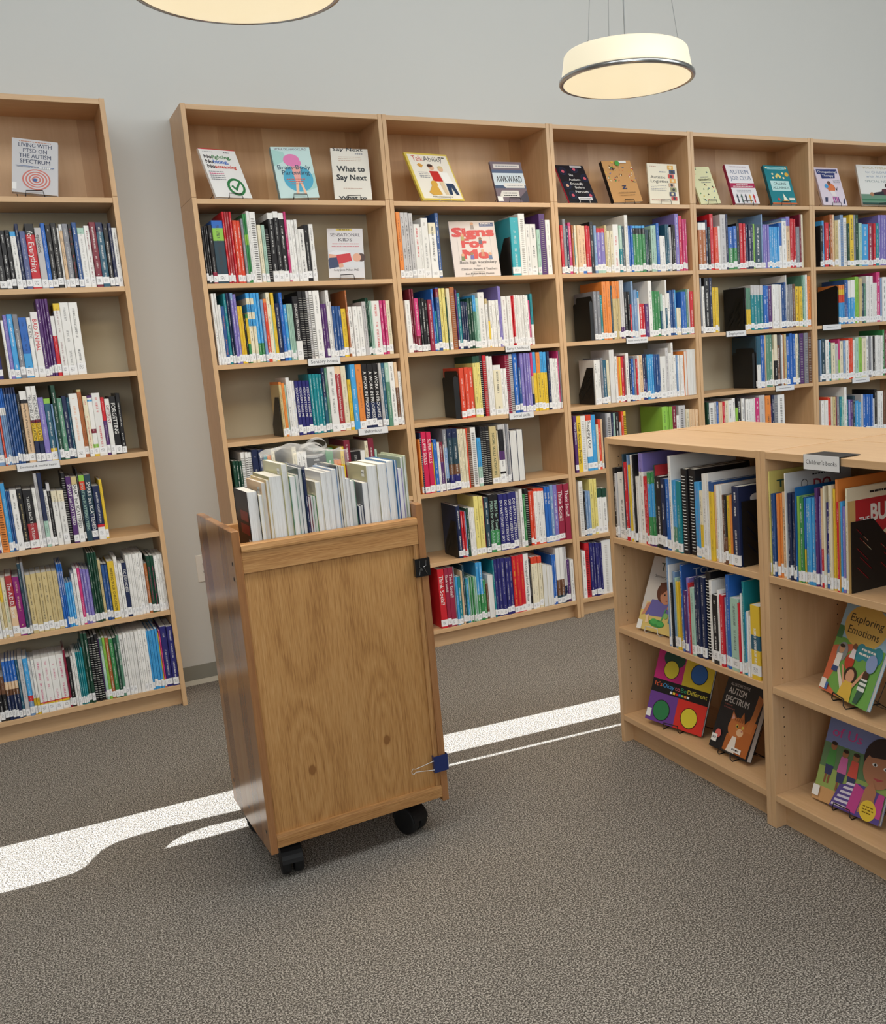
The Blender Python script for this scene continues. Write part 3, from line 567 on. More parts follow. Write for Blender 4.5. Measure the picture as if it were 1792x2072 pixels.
BOOKS = r"""
L2@-0.8062@1.943@265,238,k!;190,239,k!;183,241,k!;219,234,s:w8!;143,266,n!;220,235,V!;353,266,k:r17|for Everything^w!;258,249,e|episodes^k!;168,268,b!;212,262,k!;224,269,k!;82,249,w;132,263,w:f10!;221,265,a!;158,265,k^r!;186,271,B!;274,249,q:w10!;219,258,w^m!;260,272,m!;284,272,n:T15!;200,266,k!;138,268,n!;207,249,w!
L3@-0.8777@1.574@305,268,n:N40!;192;105,243,w;145,265,v!;220,267,s!;200,266,a!;300,252,b:s60^n!;170,251,w|AUTISTIC^k!;276,273,w|BAD ANIMAL^r!;150,325,p!;96,325,p;96,325,p;123,325,p!;173,253,w:r33!;254,305,y:w10^m!;348,308,w!;351,307,w!
L4@-0.9228@1.213@312,325,b:w30:z40!;78,214,O;81,325,b:w25:z35;79,325,b:w25:z35;73,325,b:w25:z35;88,325,n:B8;97,325,n:B8;94,325,n:B8;94,325,n:B8;82,325,n:B8;133,297,k!;282,307,w:k12:f17|Coaching Parents of Young Children with Autism^k!;179,325,w:m44:y48:n72|THE ZONES OF REGULATION^k!;194,325,w:m44:y48:n72|THE ZONES OF REGULATION^k!;225,275,v!;257,268,l:T8:y80!;76,243,z;176,322,d!;189,266,G!;184,273,n!;108,266,T;340,281,w^o!;177,296,h:U3^k!;187,266,c^r!;198,268,p:w4:s7:w10:m55:w62:l80:y86!;331,276,w^r!;149,255,r:p40!;200,247,w|DIFFERENT^m!;272,256,k|FORGETTING^w!;177,268,k!
L5@-0.9731@0.842@120,285,p!;53,278,w;267,325,*o|on Feelings^w;169,297,s!;73,262,B;81,261,B;257,264,w!;226,265,k^h!;353,258,k:R57|TALKING BACK TO RITALIN^w!;146,263,w!;138,325,e!;166,325,n:q65!;125,249,w|Late, Lost, and Unprepared^k!;140,275,e:k12!;238,240,c:w20!;254,239,c:w20!;156,314,*k;213,295,p|SMART but SCATTERED^w!;228,293,h:w12|SMART but SCATTERED^k!;72,325,k;230,294,l:O9:x22|SMART but SCATTERED TEENS^q!;260,295,x:n60|SMART but SCATTERED^w!;291,241,n:r72:w77|ANSWERS TO DISTRACTION^w!;131,266,y
L6a@-1.0233@0.47@161,273,w!;114,271,c;118,266,y:h40;177,266,c^g!;268,271,R:f50|The A.D.D. Book^w!;264,262,P^f!;126,316,x!;113,319,a!;214,262,h!;225,263,h!;206,264,h!;217,264,h!;208,264,h!;199,263,h!;100,289,b|THE EXECUTIVE FUNCTIONING WORKBOOK^w!;70,289,b|THE EXECUTIVE FUNCTIONING WORKBOOK^w!;70,289,b|THE EXECUTIVE FUNCTIONING WORKBOOK^w!;90,201,s;101,201,s;101,202,s;121,238,w;142,257,w;122,259,i
L6b@-0.6706@0.47@101,252,v;129,250,v;141,246,v;98,319,d;98,318,d;98,318,d;98,318,d;120,281,h;132,261,n:B2;132,259,n:B2;276,268,y|FREEING YOUR CHILD FROM^k!;155,282,w^m!;167,252,w!;190,252,n|TIC DISORDERS^w!;146,284,w!;158,284,w!;136,284,w;147,285,w!;159,283,w!;137,234,U;160,266,d^i!;149,266,d^i;161,263,w!;127,265,w;116,264,w
L7a@-1.0782@0.105@100,220,w;181,202,u:k40!;162,201,u:k40;142,264,b:f35:u48:n58!;122,265,b:f35:u48:n58;122,264,b:f35:u48:n58;133,264,b:f35:u48:n58;113,262,T;185,264,e!;186,261,s:r65:z75!;114,247,w:y70;125,248,w:y70;292,252,w:r80:y82:k86:w90^i!;305,252,w:r80:y82:k86:w90^i!;286,252,w:r80:y82:k86:w90^i!;309,251,w:r80:y82:k86:w90^i!;40,265,M;40,266,M;166,232,k!;97,234,w;129,247,w;76,244,t;76,245,t;76,245,t;76,264,t
L7b@-0.7129@0.105@135,325,d!;138,325,d!;150,297,*k;127,302,*k;139,311,*k;40,287,p;123,288,G:q20|ANXIETY WORKBOOK TEENS^w!;117,289,l;152,286,U!;176,279,g!;153,281,d!;106,288,G|ANGER WORKBOOK TEENS^w!;178,289,w!;154,292,w!;167,292,w!;167,292,w!;156,293,w!;169,295,w!;193,294,w!;85,283,s^k;146,283,s^k;134,283,s^k;110,287,s^k;49,266,y;74,275,i;283,290,N!;272,287,N!
B12@0.0244@1.943@106,253,k;91,256,k;107,258,k;184,259,k:M80!;509,281,b:l12:x32!;93,320,r;109,320,R;109,320,R;109,320,r;188,281,O!;173,281,O!;126,289,a;95,310,g:l30:g45;79,312,g:l30:g45;159,323,w!;288,321,*w;177,262,c!;161,261,q;162,244,*k;276,315,w:k9:w84!;245,322,w:k9:w84!;262,316,w:k9:w84!;115,322,i;198,284,w!;133,284,w;150,285,w;284,242,w!;235,262,k!;219,264,w!
B13a@0.0309@1.574@130,325,w!;105,325,w;139,273,w;163,266,B^o!;132,323,t!;119,325,n;53,325,n;133,325,z:v10!;133,319,v!;120,264,y^r;120,264,y^r;94,229,k;121,226,g:y8:g60;189,322,s:c7:s16:c27:s37:c47!;149,321,s:c7:s16:c27:s37:c47!;149,322,s:g72!;136,322,s:g72!;136,291,z;151,293,o:O6!;178,322,c!;55,264,q;152,321,y!;222,271,n!;167,320,b!;153,263,s;84,266,q;70,266,q;70,266,q;70,265,q;296,299,k:w70|SENSORY PROCESSING^w!
B13b@0.4296@1.574@223,323,*k;194,322,*k;135,323,*e;165,324,*w;331,324,w!;136,259,p;152,260,p;168,323,w!;92,269,e;168,247,B;138,246,B;139,246,B;263,233,y!;93,320,U;218,241,w!;250,241,w!;251,240,w!;205,263,e!;79,281,d;95,281,d;79,266,q;64,266,q;415,265,w^r!;161,265,i;145,265,i;226,264,c!
B14@0.2903@1.213@140,263,o:h5;140,258,o;80,249,q;181,281,w!;121,266,w^b;122,264,w^b;183,262,N|YOU CAN'T MAKE ME^w!;184,262,N|YOU CAN'T MAKE ME^w!;184,261,N|YOU CAN'T MAKE ME^w!;185,260,N|YOU CAN'T MAKE ME^w!;165,289,t;165,289,t;166,289,t;146,287,t;167,316,n:T45!;126,313,G;400,318,w!;297,319,f:R12|A Treasure Chest of Behavioral Strategies^w!;277,319,c!;193,249,y;280,322,s!;325,320,o!;305,320,k:n60|A WORK IN PROGRESS^w!;307,318,k:n60|A WORK IN PROGRESS^w!;286,316,k:n60|A WORK IN PROGRESS^w!;155,319,e;177,318,T!;223,318,q:G30!;291,321,w!;180,318,f:u40!;167,272,w
B15@0.0338@0.842@153,283,d;140,281,d;140,279,d;188,318,*w;142,317,*w;174,315,*w;289,325,n;262,322,n;160,293,t;192,291,o;181,321,c;422,240,G;392,236,x;221,320,c;219,292,w;273,290,w;936,265,k!;370,293,g;170,234,o;206,232,o;197,294,y;321,324,m;516,263,k;243,264,w;182,310,c;307,321,m;128,262,q
B22@0.9617@1.943@222,323,o!;223,321,e!;224,321,e!;225,318,e!;327,265,w^r!;111,250,w;370,295,w!;408,272,c:w20!;205,320,B!;4060;502,299,Q!;393,320,*w;254,266,w!;386,266,w!;211,237,q;373,319,*p;289,287,w!
B23@0.9690@1.574@278,261,w!;107,316,m;107,316,m;237,269,i:m70!;130,270,k;195,267,k;152,261,k;240,260,M!;132,313,b;110,202,t;198,318,b:m1:B15!;155,315,Y;177,315,Y;89,269,d;201,314,c!;269,319,*U;90,305,p;180,288,t;136,244,n;113,243,n;127,241,n;168,259,d;137,260,d;91,274,s:G30;92,273,s:G30;161,259,q;369,288,w!;139,253,h:w10;116,138,y;140,244,w;117,243,w;117,243,w;164,245,w;94,316,v;94,315,v;307,262,w^m!;261,263,w^m!;95,264,r;95,264,r;144,267,w;120,267,w;144,265,w;145,264,w;121,266,w;170,263,w;121,236,i;156,270,t:w60
B24@1.2342@1.213@281,265,O!;260,266,O!;262,264,O!;241,320,d:Y11!;211,321,d:Y11!;185,322,*k;199,321,*r;156,317,w;201,314,w;449,266,w:c10!;158,245,w;181,244,w;136,312,*M;136,315,*M;205,318,*e;275,321,b!;161,244,B;208,320,v!;139,319,v;139,318,v;140,315,v;140,319,i:h40:n70;210,320,s:y35;258,318,o:y35!;212,319,s:y35;213,317,s:y35;166,318,n;214,281,w;143,279,w;168,278,w;96,318,i;72,316,a
B25@0.9722@0.842@93,288,o;93,319,*n;280,323,C|SUPER SKILLS^w!;262,320,C|SUPER SKILLS^w!;56,263,y;207,279,b;151,261,w;209,260,m:p40;38,246,w;229,325,a:z30:n80!;287,325,n:x15:u58:N75!;308,325,n:x15:u58:N75!;174,317,c;155,317,c;156,315,c;78,318,O;215,320,*u;314,319,*w;237,260,s:q60;139,318,*k;199,316,*k;219,316,*k;401,313,h|SOCIAL SKILLS ACTIVITIES^d!;80,287,c;343,318,e:k8:p45:w60:k80:w84!;122,319,e;122,318,a;102,317,e;430,278,#n;371,281,#n
B26@1.1476@0.47@243,283,n!;147,251,r;98,249,r;98,248,z;147,264,d;148,264,w;124,262,w;99,261,w;273,322,Y!;275,318,Y!;50,313,m;276,307,x!;303,319,k:g62|PEERS for Young Adults^q!;304,317,k:g62|PEERS for Young Adults^q!;306,313,N|DO WATCH LISTEN SAY^w!;256,312,N|DO WATCH LISTEN SAY^w!;258,313,N|DO WATCH LISTEN SAY^w!;311,316,N|DO WATCH LISTEN SAY^w!;182,313,*e;209,325,w;157,294,g;236,321,*k;184,305,O;132,305,O;212,317,O:w5:O95;213,315,O:w5:O95;240,313,O:w5:O95!;188,320,b|Inside Out^w!;188,318,b|Inside Out^w!;216,324,z;271,321,v!;409,319,M|Think Social!^w!;357,319,M|Think Social!^w!
B27@1.0109@0.105@386,325,r|Think Social!^w!;233,325,M|Think Social!^w!;312,325,M|Think Social!^w!;78,325,a;141,267,s;199,267,t;116,296,f;148,325,x;79,248,t;106,248,s;80,249,q;80,250,g;80,251,q;80,250,g;91,251,q;96,249,q;187,325,s:g55;188,325,s:g55;189,220,g;124,198,u;337,243,#w;109,322,t;219,324,N^e!;219,325,N^e!;276,324,N^e!;221,322,N^e!;222,321,N^e;251,324,r^y!;252,324,r^y!;253,324,r^y!;339,325,w|The Original Social Story Book^k!;114,290,k;199,300,O:c13;257,299,O:c13!;258,297,O:c13!;288,244,#c;203,235,#w;192,231,#w;128,290,b;146,288,b;264,325,w:u57:x85!;235,325,w:u57:x85;118,325,e:n70;118,325,e:n70;190,247,p;256,244,w
B32@1.8988@1.943@183,259,r;203,291,a;145,257,n;194,274,i;122,259,U;73,219,t;147,259,c;295,259,f^m!;256,257,f:b82^m;188,257,r;124,255,r;224,278,k;175,257,z;251,243,r:v10:q85;277,243,r:v10:q85;152,259,h;203,229,c;204,229,c;384,264,w^r!;206,257,q:t50;206,255,x;233,315,w;156,257,b;156,257,b;183,257,s:k5:g18;236,257,s:k5:g18;211,257,s:k5:g18;211,257,s:k5:g18;132,236,x;133,236,x;133,236,d;240,257,q;161,259,q;188,270,b;162,200,w;270,200,w;109,264,T;163,264,T;191,249,e;109,264,k;164,261,k;275,325,v!;221,313,C;166,294,i;139,294,i
B33@2.0876@1.574@204,270,a;234,270,a;132,249,t;285,321,o!;271,322,o!;124,297,x;199,321,o:h30;174,321,o:h30;125,321,o:h30;150,325,e:p80;151,325,e:p80;227,262,k;152,261,k;127,189,r;152,318,z;153,270,z;102,270,z;102,263,w:s1:w15;230,191,r;154,190,r;284,189,p;259,318,w!;182,260,g;209,259,g;183,257,g;157,242,q:T40;211,233,w;132,320,w:T50;185,244,w;186,260,B;160,262,B;133,261,s;160,158,c;161,157,c;215,249,b;189,249,b;135,263,G;108,263,e;256,249,r
B34@2.0657@1.213@212,250,w;239,252,w;162,261,a;257,248,T;198,247,c;346,303,#e;174,265,w;131,261,o;131,260,y;219,259,r;132,265,m;220,278,w;177,245,n;160,244,b;151,257,a;134,242,r;134,259,w;251,261,f;198,264,n:N55;135,263,n:N55;181,258,s;181,261,s;136,260,s;137,259,B;155,258,B;146,257,B;432,244,w!;231,290,e;232,259,w;168,319,w;168,246,w;131,245,z;141,244,w;141,243,w;189,242,w;208,263,#o;266,273,#w;210,271,#w;220,272,#w
B35@1.9062@0.842@212,321,p|Picture Directions^w!;293,319,y|Youth Advocacy Program^k!;358,317,*w;360,320,O:w10:s75|Stepping Out^k!;299,317,s!;154,259,c;155,288,O;119,287,f
B35b@2.1234@0.842@135,318,a;317,316,*e;136,314,n;137,313,q;278,317,k;146,258,e;178,317,O;214,317,*y;2544;383,319,l;146,317,l;127,316,l;117,315,l;316,317,m;244,258,w;510,315,*e;257,289,c;200,287,f;201,285,f;232,283,f
B36@1.9133@0.47@288,320,*w;109,259,k;145,260,z;182,258,z;277,324,Y!;198,323,Y;331,264,d:w20!;333,260,d:w20!
B37@1.9045@0.105@255,280,w;315,323,*r;199,319,N;148,317,N;185,317,N;148,311,N;149,309,N;636,319,*w
B42@2.8395@1.943@287,274,w:U15^w;262,274,w:U15;175,290,n;176,250,k;264,324,r;292,247,O;196,254,w;429,322,e!;180,323,n;361,250,b:g50!;272,254,b:g50;246,271,k;274,271,r;183,269,r;202,264,n;212,264,n;185,264,n;167,267,l;485,264,x!;113,324,z;169,264,v;170,264,v;161,264,v;189,250,s;162,250,s;171,250,s;172,250,s;134,250,s;221,274,b:w50;357,299,z:w5!;320,311,v:f18;165,299,r;156,299,r;147,296,r;314,250,a;148,325,m;197,325,c
B43@2.8376@1.574@132,325,a;176,276,w;380,325,k!;196,325,n;196,267,y;161,266,y;179,266,y;2007;83,260,k;121,256,G:y50;121,255,G:y50;140,255,G:y50;234,272,e:t22;282,271,e:t22;255,270,e:t22;246,270,e:t22;257,266,b;162,265,b;316,264,p;240,271,w;193,271,w;193,271,w;145,269,w;224,265,B;166,282,B;68,325,w;176,266,a;147,268,a;148,268,a;276,269,u;268,254,y;299,253,y;150,321,G;150,321,q;150,324,w;252,313,o
B44@3.2497@1.213@63,319,x:k30;190,321,T:w55;222,320,T:w55;191,325,b;160,324,b;104,325,f;297,325,G;266,325,G;162,232,c;325,324,c:k50!;286,256,u;82,322,a;164,318,w;123,323,U;206,322,h;372,306,b!;249,325,b;250,321,b;251,320,c;210,315,x;422,320,*p;382,321,*a;299,320,*u
B45@2.8510@0.842@167,316,d;434,311,*w;172,316,e;135,315,b;268,308,f;207,311,r;310,314,c;310,314,w;237,325,w;155,264,l;271,325,k;241,317,w;106,318,a;243,311,w;211,309,w;247,308,w;110,314,w;319,312,i;473,325,e;449,319,o;103,267,p;202,318,n;327,316,*a;587,316,*w
B52@3.8103@1.943@217,257,k;186,288,s;331,275,r;138,266,k;220,325,U;176,325,f;297,290,h;95,292,w;191,293,w;287,325,*z;288,306,*w;193,270,d;355,325,y!;194,325,a;260,325,d;261,273,q;558,266,s!;496,273,M!;199,270,r;300,273,t;234,325,v;235,325,v;216,325,v;291,325,v;272,325,w
B53@3.9701@1.574@160,252,o:y12:O25:s45;161,251,o:y12:O25:s45;129,253,o:y12:O25:s45;194,283,B;162,282,b;195,277,w:s40;195,281,w:s40;196,281,w:s40;164,301,l;197,300,l;263,288,h;198,255,x;166,255,G;133,303,w;233,303,w;321,302,w;181,257,w;168,257,w;337,325,i;169,288,z;354,292,w;225,291,w;274,286,B
B54@3.7888@1.213@126,269,z;367,275,x;318,268,w;192,251,t;333,245,c;290,238,e;161,265,i:l50;292,252,c;195,255,z;261,254,w;164,267,O;164,268,O;99,267,O;198,253,w;298,268,q;299,268,l;400,259,c;268,274,w;202,271,a;202,270,w;169,268,k;136,272,w;136,272,w;136,271,w;136,270,w;205,269,w;192,306,g;255,300,m;345,294,k
B55@3.7928@0.842@272,246,w;286,246,w;165,265,O;126,259,r;162,265,c;257,263,h;97,264,m;257,261,a;194,259,t;195,257,q;230,319,w;189,232,t;164,233,v;197,232,p;236,256,x;324,220,s;231,208,s;211,259,e;267,252,b;236,255,b;202,253,b;203,252,b;185,221,w;228,282,k;271,268,w;308,268,w;172,271,u;276,269,u
A1@1.6264@0.826@200,265,k;119,245,e;509,250,w;116,321,x;191,293,r;91,319,z;121,284,y;165,321,w;112,321,k;222,244,w;293,330,v:w20;181,248,r;158,250,r;235,265,g:s15:g60:p85;176,269,g:s15:g60:p85;105,294,d;346,256,k;238,250,n;236,250,b;167,332,w;132,249,s:G65;164,250,s:G65;260,248,t;352,293,*k;408,294,*k;185,253,s^r;153,256,s^r;182,228,c:y50;240,285,w;119,287,w;236,262,B:y12;146,253,f^i;145,254,w;126,254,w;160,224,u;141,226,k:u60;168,225,y;95,228,o;346,257,n
A2@1.9917@0.472@109,325,z;72,298,w;108,235,k;143,276,z;106,257,q;141,246,y;140,248,y;139,310,b;172,222,p;137,269,v;102,254,r;236,240,q;133,277,n;166,284,n;229,285,n;259,308,*k;160,283,w;285,238,k;125,258,w;186,245,r;123,238,z;183,317,b;421,245,q;89,234,r;88,267,w;117,308,t;117,209,s;87,215,w;115,201,w;426,242,y:T40:y60
E1@2.4948@0.826@87,318,Y;130,251,B;86,252,B;93,253,B;106,254,o;105,255,o;188,261,f;69,317,w;124,259,n;103,260,n;115,261,n;88,262,n;47,279,b;134,254,l;166,253,g;72,252,b:y60;157,251,s;149,254,s;173,256,s;127,285,p;126,261,v;125,285,f:r60;81,293,c;185,247,N:b60;134,298,c;109,288,y;102,315,o:y40;120,254,r;89,256,s;118,243,v;123,293,c
"""

# ------------------------------------------------------------------ books
def bands(spec):
    """'k:r40:y87' -> [(0,'k'),(.40,'r'),(.87,'y')] from the top down"""
    p = spec.split(':'); out = [(0.0, p[0])]
    for q in p[1:]:
        m = re.match(r'([A-Za-z])(\d+)', q); out.append((int(m[2]) / 100, m[1]))
    return out
def jit(c, rnd, a=.06): 
    k = 1 + rnd.uniform(-a, a); return tuple(min(1, max(0, x * k)) for x in c[:3]) + (1,)
def lum(c): return .3 * c[0] + .59 * c[1] + .11 * c[2]
def cover_mb(w, h, d, bs, ink, rnd, pattern=True, reverse=False):
    """U-shaped cover, spine on local y=0 (or y=d when reversed)"""
    mb = MB(); t = min(.0011, w * .16); r = min(.0022, w * .28)
    prof = [(-w / 2, d), (-w / 2, r), (-w / 2 + r, 0), (w / 2 - r, 0), (w / 2, r), (w / 2, d), (w / 2 - t, d), (w / 2 - t, t + r * .5), (-w / 2 + t, t + r * .5), (-w / 2 + t, d)]
    if reverse: prof = [(x, d - y) for x, y in prof][::-1]
    n = len(prof); cuts = sorted({0.0, 1.0, .13, .93} | {1 - f for f, _ in bs})
    o0 = len(mb.v)
    for c in cuts: mb.v += [Vector((x, y, c * h)) for x, y in prof]
    off = rnd.uniform(0, 50)
    sp = [i for i in range(n) if abs(prof[i][1] - (d if reverse else 0)) < 1e-6]
    for k in range(len(cuts) - 1):
        mid = 1 - (cuts[k] + cuts[k + 1]) / 2; col = [c for f, c in bs if f <= mid + 1e-6][-1]
        for i in range(n):
            j = (i + 1) % n; a = o0 + k * n; b = a + n; uv = None
            if pattern and i in sp and j in sp and cuts[k] >= .129 and cuts[k + 1] <= .9301:
                z0, z1 = cuts[k] * h + off, cuts[k + 1] * h + off
                u0, u1 = (0, 1) if prof[i][0] < prof[j][0] else (1, 0)
                uv = ((u0, z0), (u1, z0), (u1, z1), (u0, z1))
            mb.face((a + i, a + j, b + j, b + i), col, ink, uv)
    top = o0 + (len(cuts) - 1) * n
    for base, fl in ((top, 1), (o0, -1)):
        q = [(0, 1, 8, 9), (1, 2, 3, 4, 7, 8), (4, 5, 6, 7)]
        if reverse: q = [(9, 8, 1, 0), (8, 7, 6, 5, 2, 1), (5, 4, 3, 2)]; q = [tuple(n - 1 - i for i in x) for x in [(0, 1, 8, 9), (1, 2, 3, 4, 7, 8), (4, 5, 6, 7)]]
        for x in q: mb.face([base + i for i in (x if fl > 0 else x[::-1])], bs[0][1] if fl > 0 else bs[-1][1], ink)
    return mb
def pages_mb(w, h, d, reverse=False):
    mb = MB(); t = min(.0011, w * .16) + .0001
    y0, y1 = (.0015, d - .002) if not reverse else (.002, d - .0015)
    mb.box(-w / 2 + t, w / 2 - t, y0, y1, .0015, h - .0015, (.8, .78, .73, 1)); return mb
def label_mb(w, z0, lh, rnd):
    mb = MB(); e = .0002; r = min(.0022, w * .28); o = len(mb.v)
    prof = [(-w / 2 - e, .006), (-w / 2 - e, r), (-w / 2 + r, -e), (w / 2 - r, -e), (w / 2 + e, r), (w / 2 + e, .006)]
    for z in (z0, z0 + lh): mb.v += [Vector((x, y, z)) for x, y in prof]
    v0 = rnd.randint(0, 400)
    for i in range(5):
        uv = ((0, v0), (1, v0), (1, v0 + .999), (0, v0 + .999)) if i == 2 else None
        mb.face((o + i, o + i + 1, o + 7 + i, o + 6 + i), (.86, .86, .86, 1), (0, 0, 0, 1), uv)
    return mb
def coil_mb(w, h):
    mb = MB(); r = max(.002, min(.0085, w * .42)); n = int((h - .03) / .0105)
    for k in range(n):
        z = .015 + k * .0105; pts = [(r * .95 * math.cos(q), r * .35 - r * math.sin(q) * 1.0, z + .0016 * math.sin(q * .5)) for q in [PI * (-.15 + 1.3 * i / 8) for i in range(9)]]
        mb.tube(pts, .0013, 4)
    return mb
def title_mb(s, w, h, col, room=(.16, .92)):
    a, b = text_mesh(s)[2:]; L = (room[1] - room[0]) * h
    sz = min(w * .86, L / (b - a)); k = min(1.0, L / ((b - a) * sz)); mb = MB(); z0 = room[1] * h - .004
    put_text(mb, s, lambda x, y: (-sz * .34 + y * sz, -.0005, z0 - x * sz * k), col, .006)
    return mb
ORD = lambda n: f"{n}{'th' if 10 <= n % 100 <= 20 else {1: 'st', 2: 'nd', 3: 'rd'}.get(n % 10, 'th')}"
SIDE = .0215
CASES = {'L': ('freestanding bookcase', -.306 - PITCH), 'B1': ('bookcase behind the cart', 0), 'B2': ('bookcase just beyond the cart', PITCH), 'B3': ('third joined bookcase', 2 * PITCH), 'B4': ('fourth joined bookcase', 3 * PITCH), 'B5': ('fifth joined bookcase', 4 * PITCH)}
RN = {.105: 'bottom shelf', .47: 'second shelf up', .842: 'third shelf up', 1.213: 'fourth shelf down', 1.574: 'third shelf down', 1.943: 'second shelf down'}
stuff = MB()
def parse(it):
    ind = it.endswith('!'); it = it.rstrip('!')
    w, h, c = it.split(',', 2); ink = ttl = None
    if '^' in c: c, ink = c.rsplit('^', 1)
    if '|' in c: c, ttl = c.split('|', 1)
    st = ''
    if c[0] in '*#': st, c = c[0], c[1:]
    return ind, int(w) / 1e4, int(h) / 1e3, st, c, ttl or None, ink
def build_book(M, w, h, d, spec, style, ttl, ink, name, label, cat, group, rnd, reverse=False, small=False, calln=True):
    bs = [(f, jit(C(c), rnd)) for f, c in bands(spec)]
    base = [c for f, c in bands(spec)]
    main = C(base[len(base) // 2])
    ik = C(ink) if ink else (C('w') if lum(main) < .32 else hx('3c3a40')); ik = ik[:3] + (rnd.uniform(.3, .9),)
    w = w - .0008
    if style == '#': reverse = True
    cv = cover_mb(w, h, d, bs, ik, rnd, pattern=not ttl and style == '' and not reverse and w > .006, reverse=reverse)
    pg = pages_mb(w, h, d, reverse)
    z0 = rnd.choice((.004, .006, .010, .014)); lh = rnd.uniform(.027, .036)
    lb = label_mb(w, z0, lh, rnd) if (style == '' and calln and not reverse and rnd.random() < .96) else None
    if small:
        stuff.add(cv, M)
        for x, mi in ((pg, 1), (lb, 2)):
            if x:
                x.m = [mi] * len(x.m); stuff.add(x, M)
        return None
    o = cv.obj(name, 'printed_cover', None, True); o.matrix_world = M
    tag(o, label, cat, group)
    pg.obj('page_block', 'page_paper', o, True)
    if lb: lb.obj('call_number_label', 'call_number_paper', o, True)
    if style == '*':
        dark = lum(main) < .5
        coil_mb(w, h).obj('spiral_binding', ('steel_wire' if spec[0] in 'kn' else 'black_wire' if spec[0] in 'weyUMro' and rnd.random() < .45 else 'steel_wire'), o)
    if ttl: tag(title_mb(ttl, w, h, ik[:3] + (1,), (.33 if ':w7' in spec else .17, .9)).obj('title', 'printed_cover', o, True))
    return o
def describe(w, h, spec, style, ttl, low, cut=0):
    b = []
    for f, c in bands(spec):
        n = PAL[c][1]
        if n not in b: b.append(n)
    col = b[0] if len(b) == 1 or cut >= 2 else f'{b[0]} and {b[1]}'
    adj = 'thick ' if w > .03 else ('slim ' if w < .0095 else ('tall ' if h > .275 else ('short ' if h < .205 else '')))
    noun = {'*': 'spiral-bound book', '#': 'ring binder'}.get(style, 'picture book' if low else 'book')
    if ttl: ttl = ' '.join(ttl.replace('!', '').replace('.', '').split()[:(4, 4, 4, 3, 2)[cut]]); noun += ' reading ' + ttl
    if cut or (ttl and len(ttl.split()) > 3): adj = ''
    return adj + col + ' ' + noun
rows = {}
for line in BOOKS.strip().split('\n'):
    n, x0, z, its = line.split('@'); rows[n] = (float(x0), float(z), its.split(';'))
MERGE = {'L6b': 'L6a', 'L7b': 'L7a', 'B13b': 'B13a', 'B35b': 'B35'}
chain = {}
for n in rows: chain.setdefault(MERGE.get(n, n), []).append(n)
BKEND = {}; SEQ = {}
for key, names in chain.items():
    low = key in ('A1', 'A2', 'E1'); z = rows[key][1]; seq = []
    x = rows[names[0]][0]; x_in = None
    for n in names:
        x = rows[n][0]
        for it in rows[n][2]:
            if ',' not in it: x += int(it) / 1e4; continue
            b = parse(it); seq.append([x, x + b[1], b]); x += b[1]
    if low: lo, hi = (1.6457 + SIDE + .001, 2.5206 - SIDE - .001) if key[0] == 'A' else (2.5206 + SIDE + .001, 3.39 - SIDE)
    else:
        c0 = CASES['L' if key[0] == 'L' else key[:2]][1]; lo, hi = c0 + SIDE + .001, c0 + PITCH - SIDE - .001
    a, b = seq[0][0], seq[-1][1]
    if key[0] == 'L' or key[:2] == 'B5': a2, b2 = (a, min(b, hi)) if key[0] == 'L' else (max(a, lo), b)
    else: a2, b2 = max(a, lo), min(b, hi)
    k = (b2 - a2) / (b - a)
    for s in seq: s[0] = a2 + (s[0] - a) * k; s[1] = a2 + (s[1] - a) * k
    BKEND[key] = (a2, b2); SEQ[key] = seq; nb = len(seq)
    for i, (xa, xb, (ind, w_, h, st, spec, ttl, ink)) in enumerate(seq):
        rnd = random.Random(hash((key[0], ord(key[1]), i)) if False else (ord(key[0]) * 7919 + ord(key[1]) * 131 + len(key) * 17 + ord(key[-1]) * 1009 + i))
        w = xb - xa; xm = (xa + xb) / 2
        dmax = .262 if not low else .29
        d = min(dmax, max(.13, h * rnd.uniform(.66, .8)))
        if low: d = min(dmax, max(.17, h * rnd.uniform(.8, 1.0)))
        h = min(h, (.343 if low else .338) - .002)
        y = .006 + rnd.uniform(0, .009)
        if st == '*': y += min(.0085, w * .5) * .7
        if low: M = Matrix.Translation((LX + y, -xm, z + .0006)) @ Matrix.Rotation(-PI / 2, 4, 'Z')
        else: M = Matrix.Translation((xm, y, z + .0006))
        if low: case_n, rown = ('low end bookcase', 'top shelf' if key == 'A1' else 'middle shelf') if key[0] == 'A' else ("low bookcase under Children's books sign", 'top shelf')
        else: case_n = CASES['L' if key[0] == 'L' else key[:2]][0]; rown = RN[z]
        pos = f'{ORD(nb - i)} from right' if key[0] == 'L' else f'{ORD(i + 1)} from left'
        lab = f'{describe(w, h, spec, st, ttl, low)}, {pos}, {rown}, {case_n}'
        for cut in range(4):
            if len(lab.split()) <= 15: break
            lab = f'{describe(w, h, spec, st, ttl, low, cut + 1)}, {pos}, {rown}, {case_n}'
        name = {'*': 'spiral_bound_book', '#': 'ring_binder'}.get(st, 'picture_book' if low else 'book')
        small = st == '' and not low and not ind
        build_book(M, w, h, d, spec, st, ttl, ink, name, lab, 'ring binder' if st == '#' else 'book', f'books on the {rown} of the {case_n}', rnd, small=small)

